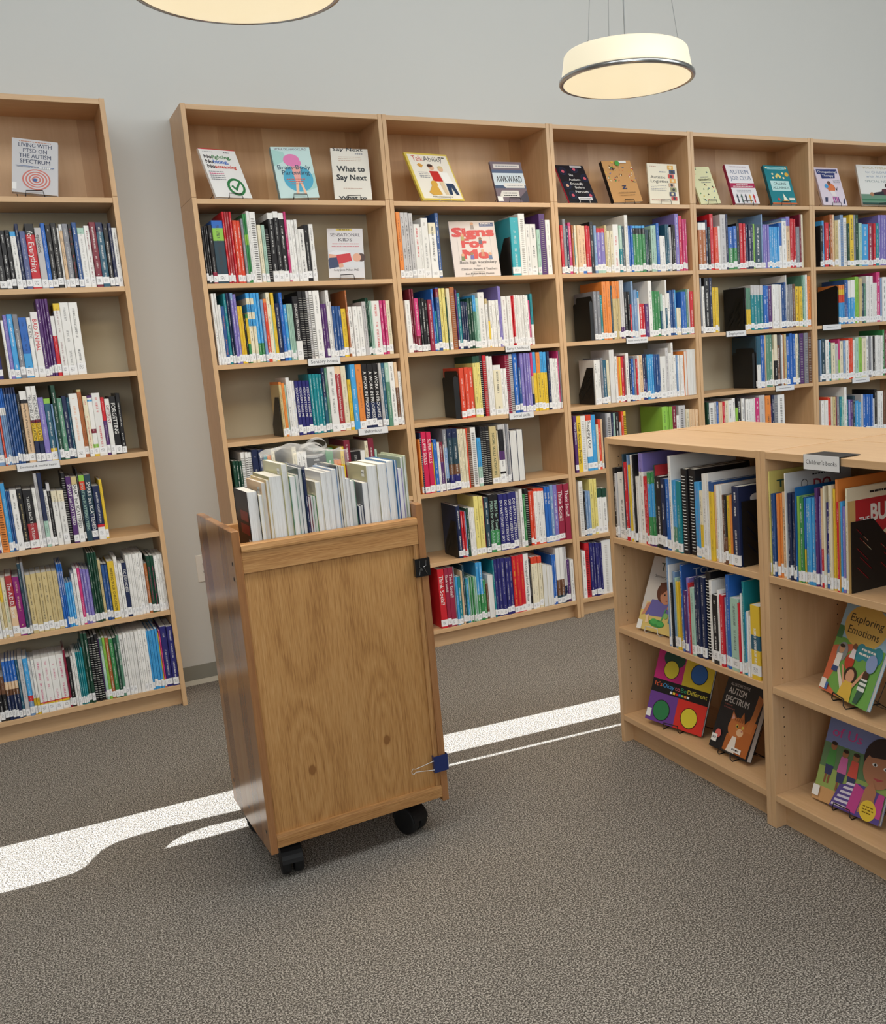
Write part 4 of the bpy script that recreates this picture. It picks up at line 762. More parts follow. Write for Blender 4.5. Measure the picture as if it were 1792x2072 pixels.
# the books on the cart, fore-edges towards the room
CB = [(.066, .098, 1.199, 'k'), (.098, .110, 1.187, 'c'), (.110, .123, 1.221, 'f'), (.123, .133, 1.228, 'h'), (.133, .173, 1.236, 'a9a27a'), (.173, .192, 1.268, 'c9c390'), (.192, .211, 1.23, 'G'), (.211, .221, 1.231, 'w'), (.221, .233, 1.251, 'x'), (.233, .242, 1.254, 'n'), (.242, .25, 1.162, 'm'), (.25, .256, 1.164, 'e'), (.256, .266, 1.162, 'g'), (.266, .285, 1.204, 'c'), (.286, .304, 1.23, 'w'), (.304, .321, 1.231, 'e'), (.321, .338, 1.235, 'z'), (.338, .346, 1.243, 'k'), (.346, .354, 1.242, 'c'), (.354, .363, 1.24, 'w'), (.363, .376, 1.201, 'e'), (.376, .392, 1.193, 'G'), (.393, .402, 1.113, 'n'), (.402, .412, 1.114, 'n'), (.412, .432, 1.182, 'a'), (.432, .468, 1.232, 'b5ae8a'), (.468, .496, 1.234, 'w'), (.496, .522, 1.239, '3f78ad'), (.522, .530, 1.239, '3f78ad'), (.530, .545, 1.212, 'v'), (.545, .555, 1.246, 'a9b59a'), (.555, .5635, 1.25, 'c3cbae')]
CN = {'a9a27a': 'olive', 'c9c390': 'pale olive', 'b5ae8a': 'khaki', '3f78ad': 'blue', 'a9b59a': 'sage', 'c3cbae': 'pale sage'}
for i, (xa, xb, zt, c) in enumerate(CB):
    rnd = random.Random(900 + i); w = xb - xa; h = zt - .981; d = min(.25, max(.13, h * .72))
    y = .034 + rnd.uniform(0, .01)
    M = MC @ Matrix.Translation(((xa + xb) / 2, y, .981))
    col = CN.get(c) or PAL[c][1]; spine = i == 9
    adj = 'thick ' if w > .025 else ('slim ' if w < .0095 else '')
    lab = f'{adj}{col} book {"spine out" if spine else "with page edges out"}, {ORD(i + 1)} from left on the cart'
    spec = c if len(c) == 1 else 'w'
    if len(c) > 1: PAL['_'] = (hx(c), CN[c]); spec = '_'
    bs = [(0.0, jit(C(c), rnd))]
    cv = cover_mb(w - .0005, h, d, bs, C('w'), rnd, pattern=spine, reverse=not spine); o = cv.obj('book', 'printed_cover', None, True); o.matrix_world = M
    tag(o, lab, 'book', 'books on the top shelf of the cart')
    pages_mb(w - .0005, h, d, not spine).obj('page_block', 'page_paper', o, True)
    if c in ('a9a27a', 'c9c390', 'f', 'b5ae8a', 'k') and w > .012:
        mb = MB(); xl = -(w - .0005) / 2 - .0004
        def q(y0, y1, z0, z1, col):
            n = len(mb.v); mb.v += [Vector((xl, y1, z0)), Vector((xl, y0, z0)), Vector((xl, y0, z1)), Vector((xl, y1, z1))]; mb.face(range(n, n + 4), col)
        if c != 'k': q(.02, .045, h - .035, h - .014, C('w')); q(.022, .043, h - .026, h - .022, C('k')); q(.03, .12, h - .085, h - .06, hx('4a4636'))
        else: q(.01, .10, h - .09, h - .06, hx('8a2a2a')); q(.01, .11, h - .13, h - .10, hx('8a2a2a')); q(.008, .03, .05, .075, C('w'))
        mb.obj('cover_print', 'printed_cover', o, True)
    if spine: title_mb('THE REST', w, h, C('w'), (.3, .95)) if False else None
ms = stuff.obj('shelved_book_mass', ['printed_cover', 'page_paper', 'call_number_paper'], None, True)
tag(ms, 'remaining smaller books with white call-number labels filling gaps along the wall shelves', 'books', kind='stuff')


# ------------------------------------------------------------------ bookends in place
def bx(key): return BKEND[key]
wend(bx('B14')[0] - .004, 3, 'black slotted bookend holding the orange book above the cart', .17, .19, 'slant')
bookend(Matrix.Translation((bx('B26')[0] - .004, .012, SHZ[1] + .0006)), 'black slant-topped bookend beside indigo book, second shelf up, just beyond the cart', .17, .2, 'slant')
wend(bx('B24')[0] - .004, 3, 'black rounded bookend beside orange-red books, just beyond the cart', .21, .25, lipw=.03)
wend(bx('B33')[0] - .004, 4, 'black rounded bookend beside grey and orange books, third joined bookcase', .21, .245, lipw=.02)
wend(bx('B34')[0] - .004, 3, 'black slant-topped bookend beside white books, third joined bookcase', .17, .21, 'slant')
wend(SEQ['B43'][7][0] - .004, 4, 'black slotted bookend beside green and yellow books, fourth joined bookcase', .17, .2, 'slant')
wend(bx('B44')[0] - .004, 3, 'black rounded bookend beside slate books, fourth joined bookcase', .21, .25, lipw=.02)
wend(bx('B53')[0] - .004, 4, 'black rounded bookend, third shelf down, fifth joined bookcase', .22, .25, lipw=.008, tab=False)
wend(SEQ['B22'][9][0] - .004, 5, 'black slant-topped bookend to the right of the Signs For Me book', .17, .2, 'slant')
def lend(a, label, **k): bookend(Matrix.Translation((LX + .02, -a, .8266)) @ Matrix.Rotation(-PI / 2, 4, 'Z') @ Matrix.Scale(-1, 4, Vector((1, 0, 0))), label, **k)
lend(bx('A1')[1] + .004, 'black slotted bookend at the end of the low end bookcase row', D=.2, H=.21, style='slant')
lend(bx('E1')[1] + .004, 'black slotted bookend leaning on the bully book, low bookcase', D=.22, H=.2, style='slant')

# ------------------------------------------------------------------ books shown face out on easels
class Art:
    def __init__(s, W, H): s.mb = MB(); s.W, s.H, s.n = W, H, 0
    def _y(s): s.n += 1; return -.0004 - .00012 * s.n
    def poly(s, pts, col):
        y = s._y(); o = len(s.mb.v); s.mb.v += [Vector(((u - .5) * s.W, y, v * s.H)) for u, v in pts]; s.mb.face(range(o, o + len(pts)), C(col))
    def rect(s, a, b, c, d, col): s.poly([(a, b), (c, b), (c, d), (a, d)], col)
    def disc(s, u, v, ru, col, rv=None, n=24):
        rv = rv if rv else ru * s.W / s.H
        s.poly([(u + ru * math.cos(2 * PI * k / n), v + rv * math.sin(2 * PI * k / n)) for k in range(n)], col)
    def text(s, t, u, v, size, col, bold=0.0, width=None, align='c'):
        """u,v: middle (or left) of the baseline; size: cap size as a share of the height; width: fit to this share"""
        a, b = text_mesh(t)[2:]; sz = size * s.H / .7
        kx = sz if width is None else width * s.W / (b - a)
        x0 = (u - .5) * s.W - (0 if align == 'l' else (b - a) * kx / 2); y = s._y()
        put_text(s.mb, t, lambda x, yy: (x0 + x * kx, y, v * s.H + yy * sz), C(col), bold)
    def fine(s, u, v, width, col, seed=0, size=.012):
        r = random.Random(seed); x = u - width / 2; y = s._y()
        while x < u + width / 2 - .02:
            d = r.uniform(.02, .07); d = min(d, u + width / 2 - x); o = len(s.mb.v)
            s.mb.v += [Vector(((p - .5) * s.W, y, q * s.H)) for p, q in ((x, v), (x + d, v), (x + d, v + size), (x, v + size))]; s.mb.face(range(o, o + 4), C(col)); x += d + .012
def easel(M, label, dark, w, lip, lean, group):
    t = empty('book_easel', M, label, 'easel', group); m = 'black_wire' if dark else 'steel_wire'; a = lip / 2; s, c = math.sin(lean), math.cos(lean)
    mb = MB(); mb.tube([(-a, .10, .002), (-a, -.008, .002), (-a * .92, -.014, .012), (-a * .84, -.011, .030), (a * .84, -.011, .030), (a * .92, -.014, .012), (a, -.008, .002), (a, .10, .002)], .0019, 6); mb.obj('front_lip', m, t)
    mb = MB(); b = w * .42; k = .035
    mb.tube([(-b, .10, .002), (-b, s * .03 + k, .03), (-b, s * .13 + k, c * .13), (-b * .8, s * .15 + k, c * .15), (b * .8, s * .15 + k, c * .15), (b, s * .13 + k, c * .13), (b, s * .03 + k, .03), (b, .10, .002)], .0013, 6)
    mb.tube([(-b, .10, .002), (b, .10, .002)], .0013, 6); mb.obj('back_rest', m, t)
def faceout(q, low, z, thick, base, label, elabel, art, dark=True, lip=.075, group='books displayed face out', spine=None, eas=True):
    a, b, yw, ln, rl, W, H = q
    Rx = Matrix(((1, 0, 0), (0, math.cos(ln), math.sin(ln)), (0, -math.sin(ln), math.cos(ln))))
    Rl = Matrix(((math.cos(rl), 0, math.sin(rl)), (0, 1, 0), (-math.sin(rl), 0, math.cos(rl))))
    Ry_ = Matrix.Rotation(yw, 3, 'Z'); rot = Ry_ @ Rx @ Rl; zz = z + .004 + abs(math.sin(rl)) * W / 2 + thick * math.sin(ln)
    M = Matrix.Translation((a, b, zz)) @ rot.to_4x4(); ME = Matrix.Translation((a, b, z)) @ Ry_.to_4x4()
    if low:
        K = Matrix.Translation((LX, 0, 0)) @ Matrix.Rotation(-PI / 2, 4, 'Z'); M, ME = K @ M, K @ ME
    rnd = random.Random(label); mb = MB(); col = C(base); sc_ = C(spine) if spine else col; t = .0012
    mb.box(-W / 2, W / 2, 0, t, 0, H, col); mb.box(-W / 2, W / 2, thick - t, thick, 0, H, col); mb.box(-W / 2 - .0008, -W / 2 + t, 0, thick, 0, H, sc_)
    o = mb.obj('display_book', 'printed_cover', None, True); o.matrix_world = M; tag(o, label, 'book', group)
    mb = MB(); mb.box(-W / 2 + t, W / 2 - .002, t, thick - t, .002, H - .002); mb.obj('page_block', 'page_paper', o)
    A = Art(W, H); A.rect(0, 0, 1, 1, base); art(A); A.mb.obj('cover_print', 'printed_cover', o, True)
    if eas: easel(ME, elabel, dark, W, lip, ln, 'wire easels under displayed books')
    return o

def a_ptsd(A):
    A.fine(.5, .95, .7, 'U', 1, .014)
    for t, v, wd in (('LIVING WITH', .855, .72), ('PTSD ON', .755, .52), ('THE AUTISM', .655, .70), ('SPECTRUM', .555, .66)): A.text(t, .5, v, .075, 'n', .01, wd)
    A.rect(.08, .495, .92, .505, 'B'); A.fine(.5, .475, .8, 'a', 2)
    for k, r in enumerate((.31, .275, .24, .205, .17, .135, .10, .065, .03)): A.disc(.53, .26, r, 'c96a5c' if k % 2 == 0 else 'cdc9ca', r * .62)
    A.disc(.5, .25, .05, 'B', .03); A.rect(0, .05, .10, .18, 'w'); A.fine(.72, .47, .26, 'w', 4, .03)
def a_nofight(A):
    A.rect(0, .985, 1, 1, 'r'); A.fine(.24, .93, .3, 'a', 1, .012); A.fine(.75, .925, .18, 'k', 8, .02)
    for w2, col, v, wd in (('fighting,', '2f7a3c', .80, .52), ('biting,', 'b', .70, .40), ('screaming', 'd2432f', .60, .58)):
        A.text('No', .08, v, .07, 'k', .02, .20, 'l'); A.text(w2, .285, v, .07, col, .02, wd, 'l')
    for k in range(5): A.fine(.26, .52 - .04 * k, .4, 'a' if k != 1 else 'i', 10 + k, .014)
    A.disc(.66, .22, .24, '2f7a45'); A.disc(.66, .22, .175, 'w')
    A.poly([(.52, .23), (.57, .26), (.63, .20), (.78, .34), (.81, .31), (.64, .13)], '2f7a45')
def a_brain(A):
    A.rect(0, 0, 1, 1, 'c3ddda'); A.poly([(0, .62), (.35, .75), (.3, .9), (0, .95)], 'a5cfc8'); A.poly([(.6, .1), (1, .2), (1, .5), (.8, .4)], 'a5cfc8')
    A.text('MONA DELAHOOKE, PhD', .5, .935, .04, '6a3a52', .004, .82)
    A.disc(.56, .38, .38, '3fa3c4', .26); A.disc(.47, .74, .21, 'e07ab0', .12); A.disc(.56, .69, .14, 'e07ab0', .09); A.poly([(.42, .62), (.66, .62), (.60, .3), (.48, .3)], 'e8a39a')
    A.poly([(.47, .3), (.55, .3), (.5, .08), (.43, .08)], 'f0c0a0'); A.poly([(.58, .3), (.64, .3), (.7, .08), (.64, .08)], 'f0c0a0')
    A.text('Brain-Body', .5, .56, .085, '23485e', .006, .84); A.text('Parenting', .52, .455, .085, '23485e', .006, .70)
    for k in range(3): A.fine(.5, .36 - .045 * k, .5 - .08 * k, 'c8553a', 30 + k, .014)
def a_what(A):
    A.text('Say Next', .46, .955, .06, 'k', .02, .8); A.fine(.75, .89, .2, 'a', 3, .022)
    for k in range(3): A.fine(.5, .83 - .035 * k, .62, 'c09a84', 40 + k, .01)
    A.text('What to', .5, .55, .105, 'k', .025, .74); A.text('Say Next', .5, .38, .105, 'k', .025, .8); A.fine(.5, .21, .5, 'c09a84', 44, .01)
    A.text('What to', .48, .0, .06, 'k', .02, .74)
def a_sens(A):
    A.rect(.25, .955, .70, .995, 'd9c25a'); A.fine(.47, .97, .34, 'k', 1, .012)
    A.text('SENSATIONAL', .5, .84, .065, '4a4650', .0, .84); A.text('KIDS', .5, .74, .07, '4a4650', .0, .38)
    A.fine(.5, .68, .74, 'c9707a', 2, .016); A.fine(.5, .63, .78, 'c9707a', 3, .016)
    A.rect(0, .2, 1, .58, 'd5d6da')
    A.poly([(.02, .5), (.22, .56), (.6, .52), (.62, .36), (.2, .3), (.05, .36)], 'dfe0e4')
    A.poly([(.05, .42), (.25, .42), (.30, .22), (.02, .18), (0, .36)], '2f3a5e'); A.poly([(.22, .46), (.62, .50), (.66, .34), (.28, .28)], 'c62f36')
    A.disc(.92, .41, .12, '4a3026', .085); A.disc(.80, .41, .12, 'dba58a', .085); A.poly([(.28, .28), (.40, .30), (.42, .22), (.30, .2)], 'dba58a'); A.poly([(.02, .48), (.24, .46), (.22, .41), (.02, .4)], 'dba58a')
    A.text('Lucy Jane Miller, PhD', .5, .14, .04, 'k', 0, .7)
def a_talk(A):
    A.rect(.05, .035, .97, .965, 'efe9dc'); A.text('Talk', .13, .83, .11, 'c43a34', 0, .25, 'l'); A.text('Ability', .39, .83, .11, '2d3040', 0, .44, 'l')
    A.fine(.84, .91, .16, 'k', 2, .02)
    for k in range(4): A.fine(.28, .58 - .035 * k, .24, 'a', 60 + k, .014)
    A.poly([(.18, .74), (.25, .78), (.33, .74), (.27, .68)], 'd9a04a')
    A.poly([(.42, .62), (.62, .62), (.66, .4), (.44, .4)], 'c5302e'); A.disc(.5, .7, .065, 'e0b090'); A.disc(.48, .735, .065, '4a3530', .035); A.poly([(.56, .4), (.66, .4), (.68, .12), (.6, .12)], 'dcc7a6')
    A.poly([(.64, .6), (.84, .6), (.88, .36), (.68, .36)], 'f6f4ee'); A.disc(.71, .67, .06, 'e8bd98'); A.disc(.71, .705, .06, 'd8c290', .03); A.poly([(.70, .36), (.88, .36), (.93, .12), (.86, .12), (.80, .28), (.77, .12), (.70, .12)], '2b3f5c')
    A.poly([(.28, .22), (.34, .3), (.48, .28), (.52, .12), (.3, .1), (.22, .16)], 'd9a84a'); A.disc(.42, .34, .075, 'd9a84a'); A.text('FERN SUSSMAN', .5, .055, .03, 'k', 0, .46)
def a_awk(A):
    A.rect(0, .35, 1, .8, '9fb0c2'); A.rect(0, .4, 1, .72, 'c8d2d8'); A.rect(0, .34, 1, .42, '3f4f6a'); A.rect(0, .72, 1, .80, '4a5a78')
    A.rect(.08, .84, .92, .94, 'cfc7c2'); A.fine(.5, .88, .7, 'a', 2, .02); A.text('AWKWARD', .5, .49, .16, 'k', .006, .82)
    A.poly([(.26, .42), (.34, .47), (.95, .47), (.95, .35), (.34, .35)], 'd8d4ce'); A.fine(.64, .4, .5, 'a', 3, .016)
    A.poly([(.1, .16), (.18, .28), (.72, .28), (.72, .12), (.18, .12)], 'd5d0ca'); A.fine(.44, .21, .44, 'k', 4, .022); A.fine(.44, .15, .44, 'k', 5, .022); A.rect(0, .02, .17, .14, 'w'); A.poly([(.72, .1), (1, .3), (1, 0), (.8, 0)], '3a3440')
def a_signs(A):
    A.rect(.66, .90, .97, .97, '3b5288'); A.fine(.81, .945, .24, 'w', 1, .012); A.fine(.81, .92, .26, 'w', 2, .012)
    A.rect(.14, .30, .143, .86, 'a'); A.rect(.86, .30, .863, .86, 'a')
    for t, v, wd, h in (('Signs', .73, .88, .15), ('For', .53, .52, .15), ('Me', .33, .52, .15)): A.text(t, .5, v, h, 'cf2430', .05, wd)
    for u, v, sh, sk in ((.5, .93, '9a8a86', 'd8a482'), (.26, .73, 'b09a5a', 'd8a482'), (.64, .66, '4a4a6a', '8a5a3a'), (.66, .44, 'c9836a', 'd8a482'), (.42, .39, '5a5aa8', '9a6a44'), (.22, .37, '6a7a4a', 'd8a482'), (.82, .38, '4a6a9a', 'd8a482')):
        A.poly([(u - .04, v - .08), (u + .04, v - .08), (u + .03, v), (u - .03, v)], sh); A.disc(u, v + .02, .033, sk)
    A.text('Basic Sign Vocabulary', .54, .235, .05, '3a3a44', 0, .80); A.text('for', .54, .175, .035, '3a3a44', 0, .08); A.text('Children, Parents & Teachers', .54, .115, .04, '3a3a44', 0, .78)
    A.text('Ben Bahan & Joe Dannis', .54, .035, .03, 'k', .01, .62)
def a_periods(A):
    for u, v in ((.2, .84), (.62, .9), (.88, .66), (.16, .46), (.22, .2), (.84, .2)):
        A.disc(u, v, .13, '2a3350'); A.disc(u, v, .115, '1d2236'); A.disc(u, v - .01, .05, 'c85a6a' if u != .16 else 'd8a48a')
    for t, v, wd, u in (('The', .70, .16, .42), ('Autism-', .58, .42, .5), ('Friendly', .47, .46, .52), ('Guide to', .37, .34, .56), ('Periods', .25, .46, .58)): A.text(t, u, v, .062, 'w', .004, wd)
    A.rect(.36, .06, .86, .145, 'd8d8dc'); A.fine(.6, .09, .4, 'a', 4, .025); A.rect(.5, .93, .9, .98, 'e')
def a_scrib(A):
    r = random.Random(5)
    for k in range(46):
        u, v = r.uniform(.04, .96), r.uniform(.46, .97); L = r.uniform(.04, .12); a = r.uniform(0, 6.3)
        A.poly([(u, v), (u + L * math.cos(a), v + L * .7 * math.sin(a)), (u + L * .8 * math.cos(a + .5), v + L * .6 * math.sin(a + .5))], r.choice(['k', 'k', 'g', 'l', 'r', 'y', 'c', 'd8d0c0', 'b', 'i', 'T']))
    A.rect(.55, .93, .82, .985, 'w'); A.disc(.5, .93, .08, '4fa04a'); A.text('Z', .5, .31, .08, '27365e', .03, .14); A.text('AUTISM AND GENDER', .53, .20, .03, '4a3a28', 0, .6); A.fine(.53, .15, .5, '7a6040', 3, .012)
def a_logi(A):
    A.fine(.2, .92, .24, 'b0806a', 1, .014); A.text('Autistic', .08, .63, .07, 'k', .008, .50, 'l'); A.text('Logistics', .08, .53, .07, 'k', .008, .60, 'l'); A.fine(.5, .78, .22, 'a', 2, .03)
    for k in range(4): A.fine(.34, .45 - .04 * k, .52, 'a', 70 + k, .012)
    for k, c in enumerate(('d9a23e', '27365e', 'c43a34', 'e0a24a', 'caa58a', '8a8a5a', '27365e', 'c43a34')):
        v = .86 - .11 * k; u = .78 + (.05 if k % 2 else 0); A.rect(u - .1, v, u + .1, v + .1, c); A.disc(u, v + .05, .045, 'k' if k % 3 else 'e0cfa0')
    A.text('KATE E. REYNOLDS', .28, .08, .03, 'b05040', 0, .44)
def a_resil(A):
    r = random.Random(8)
    for k in range(26):
        u, v = r.uniform(.06, .94), r.uniform(.05, .95)
        if .5 < v < .76 and u > .2: continue
        A.poly([(u, v), (u + .07, v + .015), (u + .03, v + .05)], r.choice(['g', 'd', 'b', 'r', 'y', 'T', 'k']))
    A.text('RESILIENCE', .58, .62, .05, '3a3a2a', .01, .6); A.fine(.6, .71, .4, 'a', 1, .012); A.fine(.6, .56, .5, 'a', 2, .012); A.fine(.65, .1, .4, 'a', 4, .01)
def a_job(A):
    A.rect(0, .52, 1, 1, 'ece8ea'); A.rect(0, 0, 1, .40, 'e6e2e4'); A.fine(.5, .93, .7, '8a6a7a', 1, .02); A.text('AUTISM', .5, .76, .10, '5f6f90', 0, .78); A.text('JOB CLUB', .5, .60, .10, '5f6f90', 0, .84)
    A.fine(.5, .48, .5, 'w', 2, .014); A.fine(.5, .43, .8, 'w', 3, .016); A.fine(.5, .33, .6, 'a', 5, .01); A.fine(.5, .29, .6, 'a', 6, .01)
    for k, c in enumerate(('3a4252', '4a5f5a', '4a3f52', 'd9a24a', 'c8323e')):
        u = .16 + .17 * k; A.poly([(u - .025, .02), (u + .025, .02), (u + .025, .16), (u + .055, .15), (u, .25), (u - .055, .15), (u - .025, .16)], c)
def a_minds(A):
    A.rect(.14, .90, .86, .97, '8cc4c8'); A.fine(.5, .925, .5, '1d6a70', 1, .02)
    for u, v in ((.1, .94), (.9, .94), (.3, .78), (.72, .8), (.3, .68), (.72, .68)): A.disc(u, v, .04, 'e8dcb0')
    A.disc(.88, .77, .08, 'e0b040'); A.poly([(.38, .72), (.5, .80), (.64, .72), (.58, .66), (.5, .74), (.44, .66)], 'e6d27a')
    A.rect(.13, .34, .89, .60, 'bfe0de'); A.text('CALLING', .5, .50, .06, '1d3f46', .01, .5); A.text('ALL MINDS', .51, .39, .06, '1d3f46', .01, .66)
    A.poly([(.5, .1), (.66, .1), (.52, .28)], 'f0ecd8'); A.poly([(.44, .1), (.72, .1), (.66, .06), (.5, .06)], 'd8a860'); A.disc(.3, .12, .05, 'd04a3e'); A.rect(.72, .1, .94, .16, 'e8e4d8'); A.rect(0, 0, 1, .03, 'd06a3a')
def a_occ(A):
    A.poly([(.06, .82), (.94, .86), (.94, .97), (.06, .95)], '2b3a74'); A.poly([(.22, .70), (.78, .72), (.82, .86), (.2, .84)], '2b3a74'); A.text('Occupational', .5, .86, .06, 'w', .006, .78); A.text('Therapy', .5, .76, .06, 'w', .006, .48)
    for k in range(4): A.fine(.8, .66 - .03 * k, .28, 'a', 80 + k, .012)
    A.disc(.5, .46, .17, 'd8784a', .12); A.disc(.46, .59, .07, '6a4a3a'); A.disc(.32, .5, .08, '4a9ad0'); A.poly([(.40, .38), (.6, .38), (.66, .24), (.46, .24)], 'e8e0e0'); A.poly([(.62, .5), (.7, .42), (.78, .5), (.72, .38)], '3a3440')
    for k in range(4): A.rect(.46 + .07 * k, .06, .50 + .07 * k, .22, '7a3f8a' if k % 2 else 'c050a0')
    A.poly([(.1, .08), (.2, .08), (.25, .2), (.14, .2)], '3a3f60'); A.poly([(.84, .04), (.92, .04), (.96, .2), (.9, .14)], '3a3f60')
def a_yoga(A):
    for t, v, wd, c in (('YOGA THERAPY', .90, .74, 'b9a878'), ('for CHILDREN', .79, .62, '8a9ab0'), ('with AUTISM', .68, .62, '8a9ab0'), ('SPECIAL NEEDS', .56, .72, '8a9a9a')): A.text(t, .52, v, .055, c, 0, wd)
    A.rect(0, 0, 1, .26, '6a8f7a'); A.rect(0, .10, 1, .14, '3f7a5a'); A.rect(0, 0, 1, .05, '274a44'); A.disc(.72, .48, .07, '3a2a2a'); A.poly([(.56, .40), (.86, .42), (.92, .24), (.5, .24)], '5a2f3a'); A.poly([(.34, .30), (.58, .34), (.6, .24), (.3, .24)], '2a2a34'); A.disc(.28, .26, .05, 'b08060')
def a_okay(A):
    A.rect(0, .58, .5, 1, 'c22a78'); A.rect(.5, .58, 1, 1, 'd8bd36'); A.rect(0, 0, .5, .40, '6a3f90'); A.rect(.5, 0, 1, .40, 'd0342c'); A.rect(0, .40, 1, .58, '17171a')
    A.disc(.30, .90, .19, '1d4a3c', .13); A.disc(.28, .74, .135, '17171a'); A.disc(.28, .74, .125, 'd8c83c'); A.disc(.76, .78, .145, '17171a'); A.disc(.76, .78, .135, '2c62a8'); A.disc(.25, .17, .15, '17171a'); A.disc(.25, .17, .14, '2f7a4a'); A.disc(.74, .18, .145, '17171a'); A.disc(.74, .18, .135, 'd8c83c')
    u = .05
    for t, wd, c in (("It's", .13, 'd8623e'), ('Okay', .20, '4a9ad8'), ('to', .09, 'd86a80'), ('Be', .10, '3f9a6a'), ('Different', .34, 'e0d04a')): A.text(t, u, .485, .06, c, .008, wd, 'l'); u += wd + .015
    for k in range(7): A.rect(.34 + .05 * k, .425, .38 + .05 * k, .455, ['w', 'y', 'r', 'b', 'l', 'o', 'w'][k])
    A.rect(.01, .05, .09, .16, 'w')
def a_cats(A):
    A.text('ALL CATS ARE ON THE', .36, .87, .04, 'd0c8c4', .004, .50); A.text('AUTISM', .33, .76, .085, 'e0dcd8', .012, .46); A.text('SPECTRUM', .38, .64, .085, 'e0dcd8', .012, .62); A.fine(.2, .6, .2, '8a4a44', 3, .014); A.fine(.24, .56, .28, '8a4a44', 4, .014)
    A.poly([(.34, .03), (.96, .03), (1, .5), (.78, .5), (.62, .34), (.36, .24)], 'b0622c'); A.poly([(.76, .35), (.92, .35), (1, .82), (.86, .86), (.84, .6)], 'b86c34'); A.disc(.55, .35, .21, 'c0713a', .14); A.poly([(.36, .42), (.37, .56), (.48, .48)], 'b0622c'); A.poly([(.38, .44), (.39, .53), (.46, .47)], 'd8a090'); A.poly([(.58, .48), (.64, .58), (.72, .44)], 'b0622c')
    A.disc(.66, .31, .085, 'e0b890', .05); A.disc(.56, .38, .035, 'c8b04a'); A.disc(.565, .38, .018, 'k'); A.disc(.70, .385, .028, 'c8b04a'); A.disc(.70, .335, .02, 'c07a70', .012); A.poly([(.44, .03), (.66, .03), (.62, .24), (.52, .24)], 'e8dcd0')
    for k in range(5): A.poly([(.46 + .05 * k, .44), (.475 + .05 * k, .44), (.49 + .045 * k, .5), (.48 + .045 * k, .5)], '8a4a22')
    A.disc(.16, .20, .075, 'd0605a'); A.rect(.02, .08, .16, .18, 'w'); A.fine(.09, .12, .09, 'a', 9, .03); A.rect(.56, .05, .82, .11, 'e8e4e0'); A.fine(.69, .07, .2, 'k', 7, .02)
def a_toys(A):
    A.text('To', .26, .82, .11, '4a5548', .012, .30, 'l'); A.text('Sensory', .16, .72, .04, '3a3a3a', .006, .34, 'l'); A.fine(.76, .73, .2, 'a', 2, .03)
    A.rect(0, .0, 1, .26, 'd9bf72'); A.rect(.1, .26, 1, .38, 'dccb96'); A.poly([(.14, .2), (.24, .42), (.70, .44), (.80, .3), (.7, .22), (.3, .2)], '6a64a8'); A.disc(.56, .54, .24, '5f3424', .145); A.disc(.61, .50, .17, 'c98a6c', .115); A.poly([(.36, .66), (.8, .66), (.84, .54), (.62, .6), (.46, .5)], '6a3a26'); A.disc(.56, .51, .018, 'k'); A.disc(.70, .51, .018, 'k'); A.poly([(.6, .435), (.68, .435), (.64, .425)], '8a3a34')
    A.poly([(.04, .18), (.16, .22), (.24, .38), (.14, .36)], 'c98a6c'); A.poly([(.72, .4), (.98, .38), (.98, .32), (.7, .33)], 'c98a6c'); A.disc(.52, .12, .22, '3a8a44', .05); A.disc(.44, .14, .1, '4fa856', .035); A.disc(.62, .12, .1, '4fa856', .03); A.poly([(.6, .14), (.64, .14), (.70, .34), (.68, .34)], '4fa856'); A.disc(.72, .24, .06, '8ab86a'); A.rect(.82, .16, .92, .24, '3f7a8a'); A.rect(0, .0, .13, .12, 'w'); A.poly([(.2, .1), (.28, .1), (.26, .22), (.2, .2)], 'e8c8a0')
